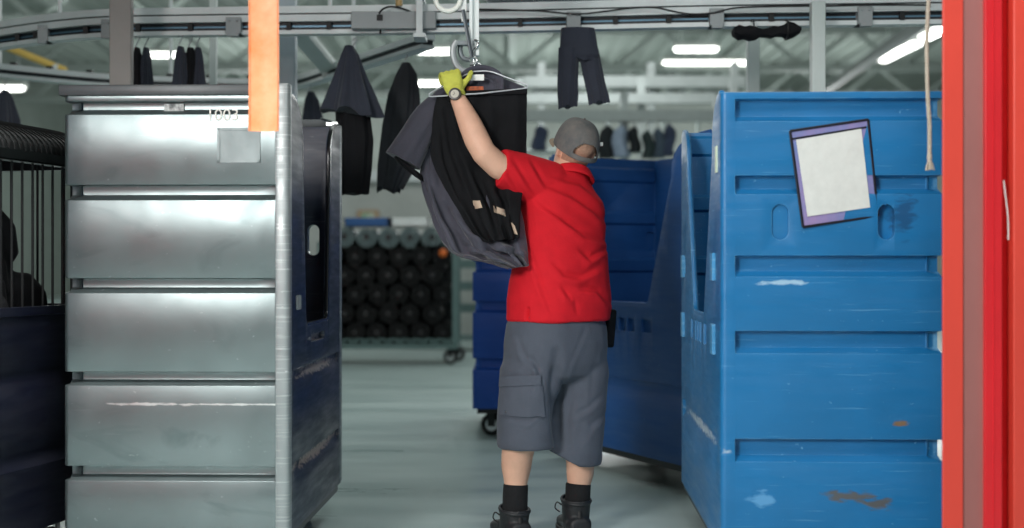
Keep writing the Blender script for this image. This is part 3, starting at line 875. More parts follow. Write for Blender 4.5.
b = BM(); cyl(b, P(399, 6, 6.8), P(399, -3, 6.8), 0.018, 12); obj('sensor', b, mat('sensor_tan', srgb(180, 150, 100), 0.5), t)
b = BM()
pts = []
for px, py in ((470, 9), (512, 10), (540, 11), (575, 14), (600, 12), (632, 8), (655, 7.5), (672, 11), (690, 14), (712, 13), (735, 8), (770, 6.5), (812, 6), (830, 6), (870, 5), (930, 5)):
    q = at_px(px); pts.append(P(px, py, q.y-0.075))
tube(b, smoothpath(pts), 0.0045, 6); obj('loose_wire', b, M['rubber'], t)
# hangers of the rail to the roof
for px in (60, 330, 620, 905):
    p = at_px(px); b = BM(); cyl(b, (p.x, p.y, RZ+0.14), (p.x, p.y, ZC+0.02), 0.012, 8); obj('drop_rod', b, M['rail'], t)

def curve_pt(px, yc):
    d = 1.2*FPX/(264-yc); q = P(px, yc, d); return q
cpts = smoothpath([curve_pt(*q) for q in ((-60, 64), (0, 70), (60, 76), (110, 80), (200, 83.5), (262, 84.5), (300, 81), (340, 68.5), (380, 55.5), (415, 44), (428, 40))], 6)
t2 = thing('curved_rail', 'curved overhead rail loop sweeping behind the left post up to the drive box', 'conveyor rail', (0, 0, 0))
for nm, w_, h_, z_, mm in (('lower_rail', 0.08, 0.020, -0.045, 'rail'), ('slot', 0.06, 0.03, -0.027, 'rail_dark'), ('upper_rail', 0.085, 0.034, 0.0, 'rail')):
    b = BM(); sweep_rect(b, cpts, w_, h_, z_); obj(nm, b, M[mm], t2, 30)
for px in (14, 50, 90, 170, 210, 250):
    for a, c in zip(cpts, cpts[1:]):
        pa, pc = 512+FPX*a.x/a.y, 512+FPX*c.x/c.y
        if pa <= px <= pc:
            q = a.lerp(c, (px-pa)/(pc-pa)); b = BM(); bb(b, q.x-0.018, q.x+0.018, q.y-0.02, q.y+0.02, q.z+0.026, q.z+0.055); obj('pusher', b, M['rubber'], t2)
for i in (6, 22, 34, 44):
    q = cpts[i]; b = BM(); cyl(b, (q.x, q.y, q.z+0.02), (q.x, q.y, ZC+0.02), 0.012, 8); obj('drop_rod', b, M['rail'], t2)

# ------------------------------------------------------------------ posts
def post(label, px0, px1, d, m_, dep=None, ztop=None, cap=None):
    x0, x1 = P(px0, 264, d).x, P(px1, 264, d).x
    w_ = x1-x0; dep = dep or w_
    t = thing('steel_post', label, 'post', ((x0+x1)/2, d+dep/2, 0))
    h = ztop or ZC+0.03
    b = BM(); bb(b, -w_/2, w_/2, -dep/2, dep/2, 0.012, h)
    o = obj('shaft', b, m_, t, 30); bevel(o, 0.006)
    b = BM(); bb(b, -w_/2-0.05, w_/2+0.05, -dep/2-0.05, dep/2+0.05, 0, 0.014)
    for sx in (-1, 1):
        for sy in (-1, 1): cyl(b, (sx*(w_/2+0.03), sy*(dep/2+0.03), 0.01), (sx*(w_/2+0.03), sy*(dep/2+0.03), 0.03), 0.01, 6)
    obj('base_plate', b, M['bracket'], t, 30)
    return t
post('warm grey square steel post rising behind the grey cart', 109, 131, 6.5, M['post'], dep=0.05)
post('blue grey steel post behind the orange strap', 279, 295, 7.35, M['post_blue'])
post('pale steel post behind the dark bundle and the blue cart', 748, 760, 7.85, M['post_pale'])
post('pale steel post rising to the rail above the bright blue cart', 812, 826, 6.42, M['post_pale'], ztop=RZ+0.085, dep=0.06)
post('thin pale tube post left of the orange strap', 209, 216, 8.1, M['post_pale'])
t = thing('diagonal_brace', 'pale diagonal roof brace beside the blue grey post', 'brace', P(312, 62, 7.9))
b = BM(); tube(b, [P(289, 20, 7.46)-t.location, P(331, 70, 8.34)-t.location], (0.06, 0.03), 8, up=(1, 0, 0), p=6); obj('strut', b, M['post_pale'], t, 30)
b = BM(); box(b, P(289, 20, 7.46)-t.location, (0.1, 0.1, 0.1)); box(b, P(331, 70, 8.34)-t.location, (0.1, 0.1, 0.1)); obj('end_plate', b, M['post_pale'], t, 30)
t = thing('yellow_pipe', 'yellow sloping pipe at the upper left behind the curved rail', 'pipe', P(30, 57, 11))
b = BM(); tube(b, [P(-30, 32, 11)-t.location, P(66, 71, 11)-t.location], 0.03, 10); obj('tube', b, M['yellow'], t); b = BM()
for f in (0.2, 0.9): q = P(-30, 32, 11).lerp(P(66, 71, 11), f)-t.location; cyl(b, q-Vector((0.02, 0, 0.01)), q+Vector((0.02, 0, -0.01)), 0.04, 10)
obj('collar', b, M['rail'], t)

# ------------------------------------------------------------------ red steel door posts on the right
def colour_post(bm, px0, px1, d, dep, z1=2.7):
    x0, x1 = P(px0, 264, d).x, P(px1, 264, d).x
    bb(bm, x0, x1, d, d+dep, 0, z1)
CD = 4.15
t = thing('red_door_post', 'red painted steel door post at the right edge of the picture', 'door post', (P(975, 264, CD).x, CD, 0))
red1 = mat('orange_red_paint', srgb(212, 68, 54), 0.42, var=0.06, vscale=3, stretch=(1, 1, 0.4), bump=0.06, bscale=12)
red2 = mat('red_paint', srgb(206, 32, 40), 0.38, var=0.07, vscale=5, stretch=(1, 1, 0.5), bump=0.06, bscale=12)
brownp = mat('brown_web', srgb(150, 96, 92), 0.55, var=0.06, vscale=6, stretch=(1, 1, 0.3))  # brown-grey tone of the recessed web
b = BM(); colour_post(b, 943, 963.5, CD, 0.012); o = obj('flange', b, red1, t, 30, True); bevel(o, 0.003)
b = BM(); colour_post(b, 962.5, 984, CD+0.008, 0.05); o = obj('web', b, brownp, t, 30, True)
x0, x1, x2, x3 = [P(q, 264, CD).x for q in (984, 1001, 1014, 1016)]
b = BM(); prism(b, [(x0, CD+0.10), (x0, CD-0.01), (x1, CD-0.01), (x1+0.004, CD), (x1+0.004, CD+0.1)], 0, 2.7, lambda u, v, d: Vector((u, v, d))); o = obj('channel', b, red2, t, 30, True); bevel(o, 0.002)
b = BM(); tube(b, [(x0+0.026, CD-0.011, 0), (x0+0.026, CD-0.011, 2.7)], 0.002, 6); obj('ridge', b, red2, t, 30, True)
b = BM(); prism(b, [(x1, CD+0.1), (x1, CD+0.004), (x2, CD+0.05), (x2, CD+0.1)], 0, 2.7, lambda u, v, d: Vector((u, v, d))); obj('slanted_face', b, red2, t, 30, True)
b = BM(); colour_post(b, 1013.5, 1062, CD-0.005, 0.10); o = obj('outer_post', b, red1, t, 30, True); bevel(o, 0.004)
b = BM(); tube(b, smoothpath([(x1+0.008, CD-0.0005, 1.42), (x1+0.016, CD+0.001, 1.36), (x1+0.024, CD+0.005, 1.30), (x1+0.025, CD+0.006, 1.235)]), 0.002, 6); obj('paint_scratch', b, M['white_plastic'], t, 30, True)
xr = P(1062, 264, CD).x
# header over the opening, and an added unseen red post for the grey cart to reflect
b = BM(); bb(b, -2.9, xr, CD-0.02, CD+0.12, 2.7, 2.95); o = obj('door_header', b, red1, None, 30); o['kind'] = 'structure'; tag(o, 'red steel header over the wide opening')
t = thing('red_reflected_post', 'unseen red post added for the grey cart to reflect, left of the camera', 'reflected post', (-2.55, 1.45, 0))
b = BM(); bb(b, -0.16, 0.16, 0, 0.03, 0, 2.7); bb(b, -0.16, 0.16, 0.15, 0.18, 0, 2.7); o = obj('flange', b, red2, t, 30)
b = BM(); bb(b, -0.015, 0.015, 0.028, 0.152, 0, 2.7); o = obj('web', b, red2, t, 30)

# ------------------------------------------------------------------ orange strap, rope
SD = 4.55
t = thing('orange_strap', 'wide orange vinyl strap hanging in front of the grey cart', 'strap', P(263.5, 131, SD))
b = BM(); c0 = t.location
rings = []
for i in range(41):
    f = i/40; z = CAMZ+(264-131)/FPX*SD+f*1.30
    wob = 0.004*math.sin(5*f+1)+0.003*math.sin(11*f)
    xl = P(248.2+1.2*f*0.4, 0, SD).x; xr_ = P(278.6+0.8*f, 0, SD).x
    ring = []
    for j in range(9): 
        u = j/8; ring.append(Vector((xl+(xr_-xl)*u, SD-0.0015+wob+0.010*math.sin(PI*u)*math.cos(3*f), z))-c0)
    for j in range(8, -1, -1):
        u = j/8; ring.append(Vector((xl+(xr_-xl)*u, SD+0.0015+wob+0.010*math.sin(PI*u)*math.cos(3*f), z))-c0)
    rings.append(ring)
loft(b, rings)
m_or = mat('orange_vinyl', srgb(236, 134, 76), 0.5, col2=srgb(240, 176, 134), vscale=5, bump=0.3, bscale=9)  # peach tones put the vinyl's highlights into the colour
obj('band', b, m_or, t, 40)
b = BM()
for u in (0.04, 0.96):
    tube(b, [Vector((P(248.2, 0, SD).x*(1-u)+P(278.6, 0, SD).x*u, SD-0.004+0.004*math.sin(5*f+1)+0.003*math.sin(11*f), CAMZ+(264-131)/FPX*SD+f*1.3))-c0 for f in [i/20 for i in range(21)]], 0.0015, 5)
obj('edge_seam', b, m_or, t, 40)
b = BM(); zt = CAMZ+(264-131)/FPX*SD+1.30-c0.z; bb(b, -0.06, 0.06, -0.01, 0.01, zt-0.04, zt+0.02); bb(b, -0.06, 0.06, CD+0.1-SD, 0.0, zt-0.02, zt+0.02); obj('clamp', b, M['bracket'], t)

RD = 4.42
t = thing('pull_rope', 'pale pull rope with frayed end hanging before the blue cart', 'rope', P(929, 170, RD))
rope_m = mat('rope_cotton', srgb(196, 186, 170), 0.9, var=0.12, vscale=60, bump=0.6, bscale=120)
path = smoothpath([P(*q, RD)-t.location for q in ((930, -230), (930, -60), (928.5, 0), (926.8, 40), (927.5, 90), (929.5, 125), (929.5, 158))], 10)
b = BM(); tube(b, path, 0.0058, 8)
for s in (0, PI):
    hel = []
    for i, p in enumerate(path): pass
    L_ = [path[0]]
    for i in range(len(path)-1):
        for j in range(6):
            p = path[i].lerp(path[i+1], j/6); a = (i*6+j)*0.9+s; hel.append(p+Vector((0.0042*math.cos(a), 0.0042*math.sin(a), 0)))
    tube(b, hel, 0.0038, 5)
obj('cord', b, rope_m, t)
b = BM(); e = path[-1]
tube(b, [e+Vector((0, 0, 0.012)), e, e+Vector((0, 0, -0.01))], [0.008, 0.009, 0.007], 8)
for i in range(16):
    a = i*2.4; r_ = 0.016*math.sqrt((i+0.5)/16)
    tube(b, smoothpath([e, e+Vector((r_*0.6*math.cos(a), r_*0.6*math.sin(a), -0.018)), e+Vector((r_*math.cos(a), r_*math.sin(a), -0.036-0.006*random.random()))], 3), 0.0022, 5)
obj('frayed_end', b, rope_m, t)

# ------------------------------------------------------------------ clothes hanging from the rails
def pleat(k, ph, amp):
    return lambda a: 1+amp*math.sin(k*a+ph)+0.5*amp*math.sin((k*2+1)*a+ph*1.7)
def hung(name, label, d, parts, hook, cat='clothes', group=None, seedk=0):
    """parts = [(part name, material, [(pxL, pxR, py[, dz slant])], pleats, amp, depth scale)]"""
    t = thing(name, label, cat, P(hook[0], hook[1], d), 0, group)
    for (pn, m_, rows, k, amp, ds, dd) in parts:
        hem = 0.012 if pn == 'jacket' else 0.004
        b = BM(); rings = []
        n = len(rows)
        for i, row in enumerate(rows):
            xl, xr_, y = row[:3]
            L_ = P(xl, y+(row[3] if len(row) > 3 else 0), d+dd); R_ = P(xr_, y-(row[3] if len(row) > 3 else 0), d+dd)
            c = (L_+R_)/2-t.location; u = (R_-L_); ru = u.length/2; u.normalize()
            f = i/(n-1)
            rings.append((c, u, ru, f))
        # refine
        out = []
        for i in range(len(rings)-1):
            for j in range(4):
                q = j/4; a, c = rings[i], rings[i+1]
                out.append((a[0].lerp(c[0], q), a[1].lerp(c[1], q), a[2]*(1-q)+c[2]*q, a[3]*(1-q)+c[3]*q))
        out.append(rings[-1])
        R = []
        for (c, u, ru, f) in out:
            ring = ell(c, u, Vector((0, 1, 0)), ru, max(0.03, ru*ds), 80, 2.2, pleat(k, seedk+1.3*f, 1.5*amp*(0.3+0.7*f)))
            if f == 1: ring = [p+Vector((0, 0, hem*math.sin(3*j*2*PI/80+seedk)+hem*math.sin(7*j*2*PI/80))) for j, p in enumerate(ring)]
            R.append(ring)
        loft(b, R); obj(pn, b, m_, t, 60)
    b = BM(); h = Vector((0, 0, 0))
    y1 = parts[0][2][0][2]
    low = P(hook[0]-3, y1+1, d)-t.location
    tube(b, smoothpath([low, low*0.45+Vector((0.008, 0, 0)), Vector((0.012, 0, -0.008)), Vector((0, 0, 0.004)), Vector((-0.012, 0, -0.008))], 5), 0.0035, 6)
    a = P(parts[0][2][1][0]+2, parts[0][2][1][2], d)-t.location; c = P(parts[0][2][1][1]-2, parts[0][2][1][2], d)-t.location
    tube(b, [low, a+Vector((0, 0, 0.005))], 0.003, 6); tube(b, [low, c+Vector((0, 0, 0.005))], 0.003, 6)
    obj('wire_hanger', b, M['wire'], t)
    return t
hung('hanging_jacket', 'navy jacket over black trousers hanging between the strap and the gloved hand', 6.93, [
    ('jacket', M['navy_cloth'], [(345, 353, 46), (341, 358, 55), (335, 364, 75), (328, 372, 97), (324, 378, 113, -3)], 7, 0.13, 0.7, 0),
    ('trousers', M['black_cloth'], [(340, 360, 90), (337, 368, 110), (338, 371, 140), (340, 369, 170), (341, 366, 194)], 6, 0.12, 0.55, 0.0)], (355, 39), seedk=0.4)
hung('hanging_jacket', 'dark jacket hanging just left of the grey work shirt', 7.37, [
    ('jacket', mat('charcoal_cloth', srgb(34, 37, 42), 0.85, var=0.15, bump=0.25, bscale=60), [(402, 410, 63), (396, 416, 74), (388, 418, 95), (383, 418, 125), (379, 414, 165), (378, 401, 190)], 5, 0.12, 0.5, 0)], (407, 50), seedk=1.7)
hung('hanging_jacket', 'small dark jacket seen through the gap behind the grey cart', 8.62, [
    ('jacket', M['navy_cloth'], [(308, 314, 92), (305, 318, 100), (303, 322, 118), (302, 324, 150)], 5, 0.12, 0.6, 0)], (311, 78), seedk=2.2)
for (lab, L, R_, y, sk, m_) in (('bluish navy coat, first of the coats above the grey cart beside the post', 172, 187, 47, 0.2, M['navy_cloth']), ('black coat in the middle of those above the grey cart', 181, 198, 48, 1.9, M['black_cloth']), ('charcoal coat right of the black one above the grey cart', 188, 206, 48, 2.9, M['navy_cloth'])):
    c = (L+R_)/2+1
    hung('hanging_coat', lab, 6.90+0.02*sk, [('coat', m_, [(c-2, c+3, y), (c-5, c+5, y+8), (L, R_, y+40), (L-2, R_+3, y+90)], 5, 0.12, 0.9, 0)], (c, 35), seedk=sk)
for (lab, L, R_, sk, m_) in (('dark coat half hidden by the warm grey post', 132, 143, 0.7, M['black_cloth']), ('navy coat just right of the warm grey post', 140, 153, 1.2, M['navy_cloth'])):
    c = (L+R_)/2
    hung('hanging_coat', lab, 6.91+0.02*sk, [('coat', m_, [(c-2, c+2, 48), (c-4, c+4, 56), (L, R_, 84), (L-3, R_+4, 140)], 5, 0.12, 0.9, 0)], (c, 36), seedk=sk)
hung('hanging_coat', 'dark coat at the far left above the black hood', 8.3, [('coat', M['navy_cloth'], [(3, 8, 90), (-4, 12, 98), (-10, 18, 120), (-14, 22, 170)], 5, 0.14, 0.7, 0)], (6, 76), seedk=0.9)
# trousers clipped to the straight rail
t = hung('hanging_trousers', 'dark navy trousers hanging from the rail above the worker', 6.62, [
    ('waist', M['navy_cloth'], [(561, 594, 28), (560, 595, 34), (559, 596, 44), (558.5, 598, 55), (562, 592, 60)], 3, 0.05, 0.35, 0),
    ('leg', M['navy_cloth'], [(558.5, 578, 48), (558.5, 578, 62), (558, 577, 80), (558.5, 577, 95), (559.5, 576, 107, 1)], 4, 0.09, 0.6, -0.01),
    ('leg', M['navy_cloth'], [(578, 598, 48), (581, 601, 65), (585, 604, 82), (588, 607, 94), (590, 608.5, 103, 1)], 4, 0.09, 0.6, 0.02)], (577, 27), seedk=0.5)
# dark bundle tied under the rail on the right
t = thing('cloth_bundle', 'dark flattened cloth bundle tied under the rail above the blue cart', 'cloth bundle', P(766, 30, 6.6))
b = BM()
rings = []
for i in range(13):
    f = i/12; px = 733+66*f; h = 0.020+0.006*math.sin(9*f)+0.007*math.sin(23*f+1) if 0 < i < 12 else 0.010
    c = P(px, 32+1.5*math.sin(5*f), 6.6)-t.location
    rings.append(ell(c, (0, 1, 0), (0, 0, 1), 0.05+0.01*math.sin(7*f), h*1.05+0.006, 18, 3.2, lambda a, f=f: 1+0.12*math.sin(4*a+8*f)))
loft(b, rings); obj('cloth', b, M['black_cloth'], t, 60)
b = BM()
for px in (752, 786): 
    c = P(px, 30, 6.6)-t.location; tube(b, [c+Vector((0, 0.058*math.cos(a), 0.048*math.sin(a))) for a in [2*PI*i/16 for i in range(16)]], 0.004, 5, up=(1, 0, 0), closed=True)
obj('tie', b, M['rubber'], t)

# ------------------------------------------------------------------ lifting hook trolley above the hand
HD = 5.66
t = thing('hook_trolley', 'grey lifting hook trolley hanging above the gloved hand', 'hook trolley', P(470, 40, HD))
def W(px, py, dd=0.0): return P(px, py, HD+dd)-t.location
b = BM()
for px0, px1 in ((469.5, 472.5), (476, 479)):
    a = W(px0, 56); c = W(px1, -60); bb(b, a.x, c.x, -0.02, 0.02, a.z, c.z)
a = W(472, 55); c = W(476.5, -60); bb(b, a.x, c.x, 0.0, 0.012, a.z, c.z)
obj('channel', b, M['rail'], t, 30)
b = BM(); a = W(461.5, 22); c = W(466.5, -60); bb(b, a.x, c.x, -0.012, 0.012, a.z, c.z); obj('side_bar', b, mat('bar_white', srgb(195, 200, 198), 0.4, 0.3), t, 30)
b = BM(); tube(b, [W(463, 10, -0.03), W(466, 26, -0.03), W(469, 42, -0.03), W(472, 58, -0.03)], (0.008, 0.012), 8, p=4); obj('lever', b, mat('lever_dark', srgb(52, 60, 66), 0.4, 0.3), t, 40)
b = BM(); tube(b, smoothpath([W(457, 41), W(453.5, 47), W(453.5, 57), W(457, 66), W(463, 71), W(470, 71), W(474, 67), W(474, 62)], 5), (0.014, 0.012), 10, p=3); obj('hook', b, mat('hook_grey', srgb(150, 156, 158), 0.4, 0.2), t, 50)
b = BM(); tube(b, smoothpath([W(461.5, 42, 0.03), W(460, 50, 0.03), W(463, 58, 0.03), W(470, 60, 0.03)], 5), 0.011, 10); bb(b, W(456, 0).x, W(474, 0).x, -0.01, 0.035, W(0, 45).z, W(0, 41).z); obj('inner_hook', b, mat('hook_grey2', srgb(120, 128, 132), 0.4, 0.2), t, 50)
b = BM(); ce = W(448, -1, -0.02); tube(b, [ce+Vector((0.052*math.cos(a), 0, 0.052*math.sin(a))) for a in [2*PI*i/28 for i in range(28)]], 0.011, 10, up=(0, 1, 0), closed=True); obj('ring', b, mat('ring_white', srgb(222, 224, 216), 0.35), t, 50)
b = BM(); tube(b, smoothpath([W(475, 40, -0.02), W(478, 42, -0.03), W(477, 47, -0.03), W(474, 50, -0.02), W(474, 58, -0.02), W(474, 66, -0.02)], 4), 0.006, 8); tube(b, smoothpath([W(470, 65, -0.03), W(477, 63, -0.03), W(481, 65, -0.03), W(479, 68, -0.03), W(472, 69, -0.03)], 4), 0.005, 8)
obj('clip', b, M['chrome'], t, 50)
b = BM(); a = W(474, -60); cyl(b, (a.x, 0.0, a.z-0.02), (a.x, 0.0, ZC+0.02-t.location.z), 0.018, 10); bb(b, W(456, 0).x, W(482, 0).x, -0.03, 0.03, a.z-0.03, a.z+0.03); obj('drop_rod', b, M['rail'], t, 30)
# ------------------------------------------------------------------ the worker
skin = mat('skin', srgb(226, 178, 152), 0.55, var=0.06, vscale=14, bump=0.1, bscale=90)
redc = mat('red_polo', srgb(208, 24, 38), 0.85, var=0.05, vscale=20, bump=0.15, bscale=160, spec=0.3)
shortc = mat('grey_shorts', srgb(76, 82, 94), 0.85, var=0.07, vscale=18, bump=0.15, bscale=160, sheen=0.1)
glovec = mat('lime_glove', srgb(198, 200, 84), 0.8, var=0.08, vscale=40, bump=0.3, bscale=150)
sockc = mat('black_sock', srgb(14, 15, 18), 0.9, bump=0.3, bscale=150)
bootc = mat('black_boot', srgb(30, 32, 35), 0.55, var=0.2, vscale=20, bump=0.25, bscale=60)
capc = mat('grey_cap', srgb(84, 88, 90), 0.85, col2=srgb(112, 108, 104), vscale=18, bump=0.2, bscale=150)
brimc = mat('cap_brim', srgb(150, 136, 116), 0.85, var=0.15, vscale=18)
KD = 0.972   # the worker stands a little nearer than the depths noted below
def PM(px, py, d): return P(px, py, d*KD if d > 2 else d)
MAN = thing('person', 'person seen from behind in red polo, grey shorts and cap, reaching up to a hanger', 'person', PM(548, 528, 5.8))
MAN.location.z = 0
YAW = math.radians(35)
RT = Vector((math.cos(YAW), math.sin(YAW), 0)); FW = Vector((-math.sin(YAW), math.cos(YAW), 0)); UPV = Vector((0, 0, 1))
# --- head frame
HC = PM(575, 149.5, 5.86)
hy, hp = math.radians(23), math.radians(20)
hf = Vector((-math.sin(hy)*math.cos(hp), math.cos(hy)*math.cos(hp), math.sin(hp)))
hr = Vector((math.cos(hy), math.sin(hy), 0))
roll = math.radians(-9)
hu = hr.cross(hf)
hr, hu = hr*math.cos(roll)+hu*math.sin(roll), hu*math.cos(roll)-hr*math.sin(roll)
def HP(r, f, u): return HC+hr*r+hf*f+hu*u
HEAD = [(-.125, .022, .022, .066), (-.112, .042, .045, .052), (-.085, .056, .070, .030), (-.05, .064, .086, .012), (-.01, .071, .095, .002), (.03, .0755, .0985, -.002), (.065, .073, .095, -.004), (.092, .062, .082, -.006), (.110, .044, .060, -.008), (.120, .02, .028, -.01)]
body = BM()
loft(body, [ell(HP(0, o, z), hr, hf, a, c, 24, 2.1) for z, a, c, o in HEAD])
# nose, chin, brow, lips
loft(body, [ell(HP(0, f, u), hr, hf, a, c, 10) for u, f, a, c in ((.025, .088, .008, .012), (.0, .098, .011, .014), (-.022, .108, .015, .016), (-.034, .103, .017, .012), (-.04, .09, .010, .01))])
loft(body, [ell(HP(0, f, u), hr, hf, a, c, 12) for u, f, a, c in ((-.054, .082, .016, .012), (-.060, .086, .024, .013), (-.066, .087, .026, .012), (-.072, .086, .024, .013), (-.080, .080, .014, .012))])
# ears
for s in (-1, 1):
    e0 = HP(s*.074, -.004, -.008)
    ax = (hr*s*0.55-hf*0.85).normalized()
    loft(body, [ell(e0+hu*z+ax*(0.010), ax, ax.cross(hu), a, .007, 12) for z, a in ((-.034, .005), (-.026, .012), (-.008, .017), (.012, .021), (.026, .018), (.034, .008))])
# neck and trunk
tube(body, [PM(566, 178, 5.86), PM(569, 166, 5.865), HP(0, -.012, -.055), HP(0, -.005, -.02)], [(.085, .08), (.064, .066), (.060, .064), (.055, .06)], 20, up=RT)
def ring(px, py, d, a, c, n=40, p=2.2, rot=0.0, tilt=0.0):
    r_ = RT*math.cos(rot)+FW*math.sin(rot); f_ = FW*math.cos(rot)-RT*math.sin(rot)
    return ell(PM(px, py, d), r_-Vector((0, 0, tilt)), f_, a, c, n, p)
loft(body, [ring(558, 372, 5.82, .17, .13), ring(557, 340, 5.82, .19, .15), ring(560, 290, 5.83, .185, .145), ring(561, 240, 5.84, .175, .13), ring(563, 208, 5.86, .165, .105), ring(564, 197, 5.86, .13, .085), ring(567, 184, 5.86, .075, .065)])
LSH, LEL, LWR = PM(541, 182, 5.77), PM(484, 153, 5.64), PM(456.5, 96, 5.70)
tube(body, [PM(556, 186, 5.82), LSH, PM(514, 173, 5.70), PM(498, 166, 5.665), LEL, PM(477, 140, 5.65), PM(470, 124, 5.665), PM(463, 109, 5.685), LWR, PM(454, 88, 5.705)],
     [.05, .062, .058, .0545, .052, .0535, .049, .040, .031, .022], 20)
RSH, REL, RWR = PM(582, 209, 5.97), PM(574, 216, 6.16), PM(542, 206, 5.99)
tube(body, [PM(572, 210, 5.91), RSH, PM(584, 212, 6.07), REL, PM(560, 210, 6.10), RWR, PM(536, 204, 5.96)], [.04, .055, .054, .05, .046, .032, .022], 18)
# legs
LHIP, LKN, LAN = PM(536, 350, 5.76), PM(521, 436, 5.70), PM(515.5, 494, 5.74)
tube(body, [LHIP, PM(530, 395, 5.73), LKN, PM(517, 456, 5.735), PM(516.2, 468, 5.745), PM(515.8, 482, 5.745), LAN, PM(515, 512, 5.74)], [.105, .092, .070, .0665, .063, .050, .043, .045], 20)
RHIP, RKN, RAN = PM(583, 350, 5.90), PM(579, 440, 5.84), PM(577, 494, 5.86)
tube(body, [RHIP, PM(582, 395, 5.87), RKN, PM(580.5, 462, 5.86), PM(580, 474, 5.865), PM(578.8, 484, 5.865), RAN, PM(576, 512, 5.86)], [.105, .092, .068, .062, .059, .050, .043, .045], 20)
ob = obj('body', body, skin, MAN, None, True)
remesh(ob, 0.0065, 3)
ob.parent = MAN
# eyes
b = BM()
for s in (-1, 1):
    r = bmesh.ops.create_uvsphere(b, u_segments=12, v_segments=8, radius=0.0115); bmesh.ops.translate(b, verts=r['verts'], vec=HP(s*.031, .0815, .006))
obj('eyes', b, mat('eye', srgb(230, 228, 222), 0.2, col2=srgb(60, 60, 60), vscale=60), MAN, 60, True)
# short hair under the cap
b = BM()
rows = []
for z, k in ((-.062, 1.0), (-.05, 1.03), (-.02, 1.045), (.02, 1.05), (.05, 1.05)):
    pts = []
    zz = [h for h in HEAD]
    for i in range(len(HEAD)-1):
        if HEAD[i][0] <= z <= HEAD[i+1][0]:
            q = (z-HEAD[i][0])/(HEAD[i+1][0]-HEAD[i][0]); a, c, o = [HEAD[i][j]*(1-q)+HEAD[i+1][j]*q for j in (1, 2, 3)]
    for i in range(25):
        an = PI+0.35+(PI-0.7)*i/24 if z < 0 else PI-0.1+(PI+0.2)*i/24
        kk = k+0.006*math.sin(i*5+z*300)
        pts.append(HP(a*kk*math.cos(an), o+c*kk*math.sin(an)*1.01, z+(0.008*math.cos((i-12)/12*PI) if z < -.04 else 0)))
    rows.append(pts)
vv = [[b.verts.new(p) for p in r] for r in rows]
for i in range(len(vv)-1):
    for j in range(24): b.faces.new((vv[i][j], vv[i][j+1], vv[i+1][j+1], vv[i+1][j]))
o = obj('hair', b, mat('grey_hair', srgb(176, 138, 116), 0.9, var=0.14, vscale=70, bump=0.5, bscale=200), MAN, 60, True)
m = o.modifiers.new('s', 'SOLIDIFY'); m.thickness = 0.004; m.offset = -1; bake(o, 60)

# --- cap
def cap_r(z):
    # half widths of the dome at local height z above the band
    return (0.081, 0.104)
b = BM()
NP, NR = 96, 26
grid = []
for i in range(NR+1):
    f = i/NR
    el = f*PI/2
    row = []
    for j in range(NP):
        an = 2*PI*j/NP   # 0 = right, PI/2 = front
        base = -0.004 if True else 0
        # the band dips at the back
        dip = -0.030*(0.5-0.5*math.sin(an))**1.5
        z = base+dip*(1-f)+0.124*math.sin(el)**1.0*(1.0)
        kx = math.cos(el)**0.62 if f < 1 else 0.02
        sq = 1+0.012*math.cos(6*an)
        row.append(HP(0.091*kx*sq*math.cos(an), -0.004+0.118*kx*sq*math.sin(an), 0.010+z))
    grid.append(row)
vs = [[b.verts.new(p) for p in r] for r in grid]
for i in range(NR):
    for j in range(NP):
        k = (j+1) % NP
        an = (j+0.5)/NP*360
        off = abs(an-270)
        if off < 38 and 2 <= i <= 2+7*math.sqrt(1-(off/38)**2): continue   # opening above the strap
        b.faces.new((vs[i][j], vs[i][k], vs[i+1][k], vs[i+1][j]))
b.faces.new(vs[-1])
cap = obj('cap', b, capc, MAN, 60, True)
m = cap.modifiers.new('s', 'SOLIDIFY'); m.thickness = 0.004; m.offset = 1
m = cap.modifiers.new('d', 'SUBSURF'); m.levels = 1; m.render_levels = 1
bake(cap, 60)
b = BM()
r0, r1 = [], []
for j in range(21):
    an = math.radians(22+136*j/20)
    x, y = 0.0915*math.cos(an), -0.004+0.117*math.sin(an)
    ext = 0.072*math.sin(PI*(j/20))**0.55
    drp = -0.014*((j-10)/10)**2
    r0.append((x, y, 0.004+drp*0.3)); r1.append((x*1.02, y+ext, -0.002+drp))
v0 = [b.verts.new(HP(*p)) for p in r0]; v1 = [b.verts.new(HP(*p)) for p in r1]
for j in range(20): b.faces.new((v0[j], v0[j+1], v1[j+1], v1[j]))
o = obj('brim', b, brimc, cap, 60, False); o.location = (0, 0, 0)
for v in o.data.vertices: v.co = v.co
o.matrix_parent_inverse = Matrix.Identity(4); o.location = (0, 0, 0)
m = o.modifiers.new('s', 'SOLIDIFY'); m.thickness = 0.005; bake(o, 60)
b = BM(); r = bmesh.ops.create_uvsphere(b, u_segments=10, v_segments=8, radius=0.005); bmesh.ops.translate(b, verts=r['verts'], vec=HP(0, -.004, .137)); o = obj('button', b, capc, cap, 60)
# strap across the opening with a white buckle at the side
b = BM()
tube(b, [HP(0.0925*math.cos(a), -0.004+0.1195*math.sin(a), 0.010-0.030*(0.5-0.5*math.sin(a))**1.5+0.008) for a in [math.radians(222+96*i/12) for i in range(13)]], (0.0095, 0.0025), 8, up=hu, p=4); o = obj('strap', b, capc, cap, 60)
b = BM(); box(b, HP(0.088, -0.05, 0.055), (0.012, 0.012, 0.016)); obj('clasp', b, M['white_plastic'], cap, 60)

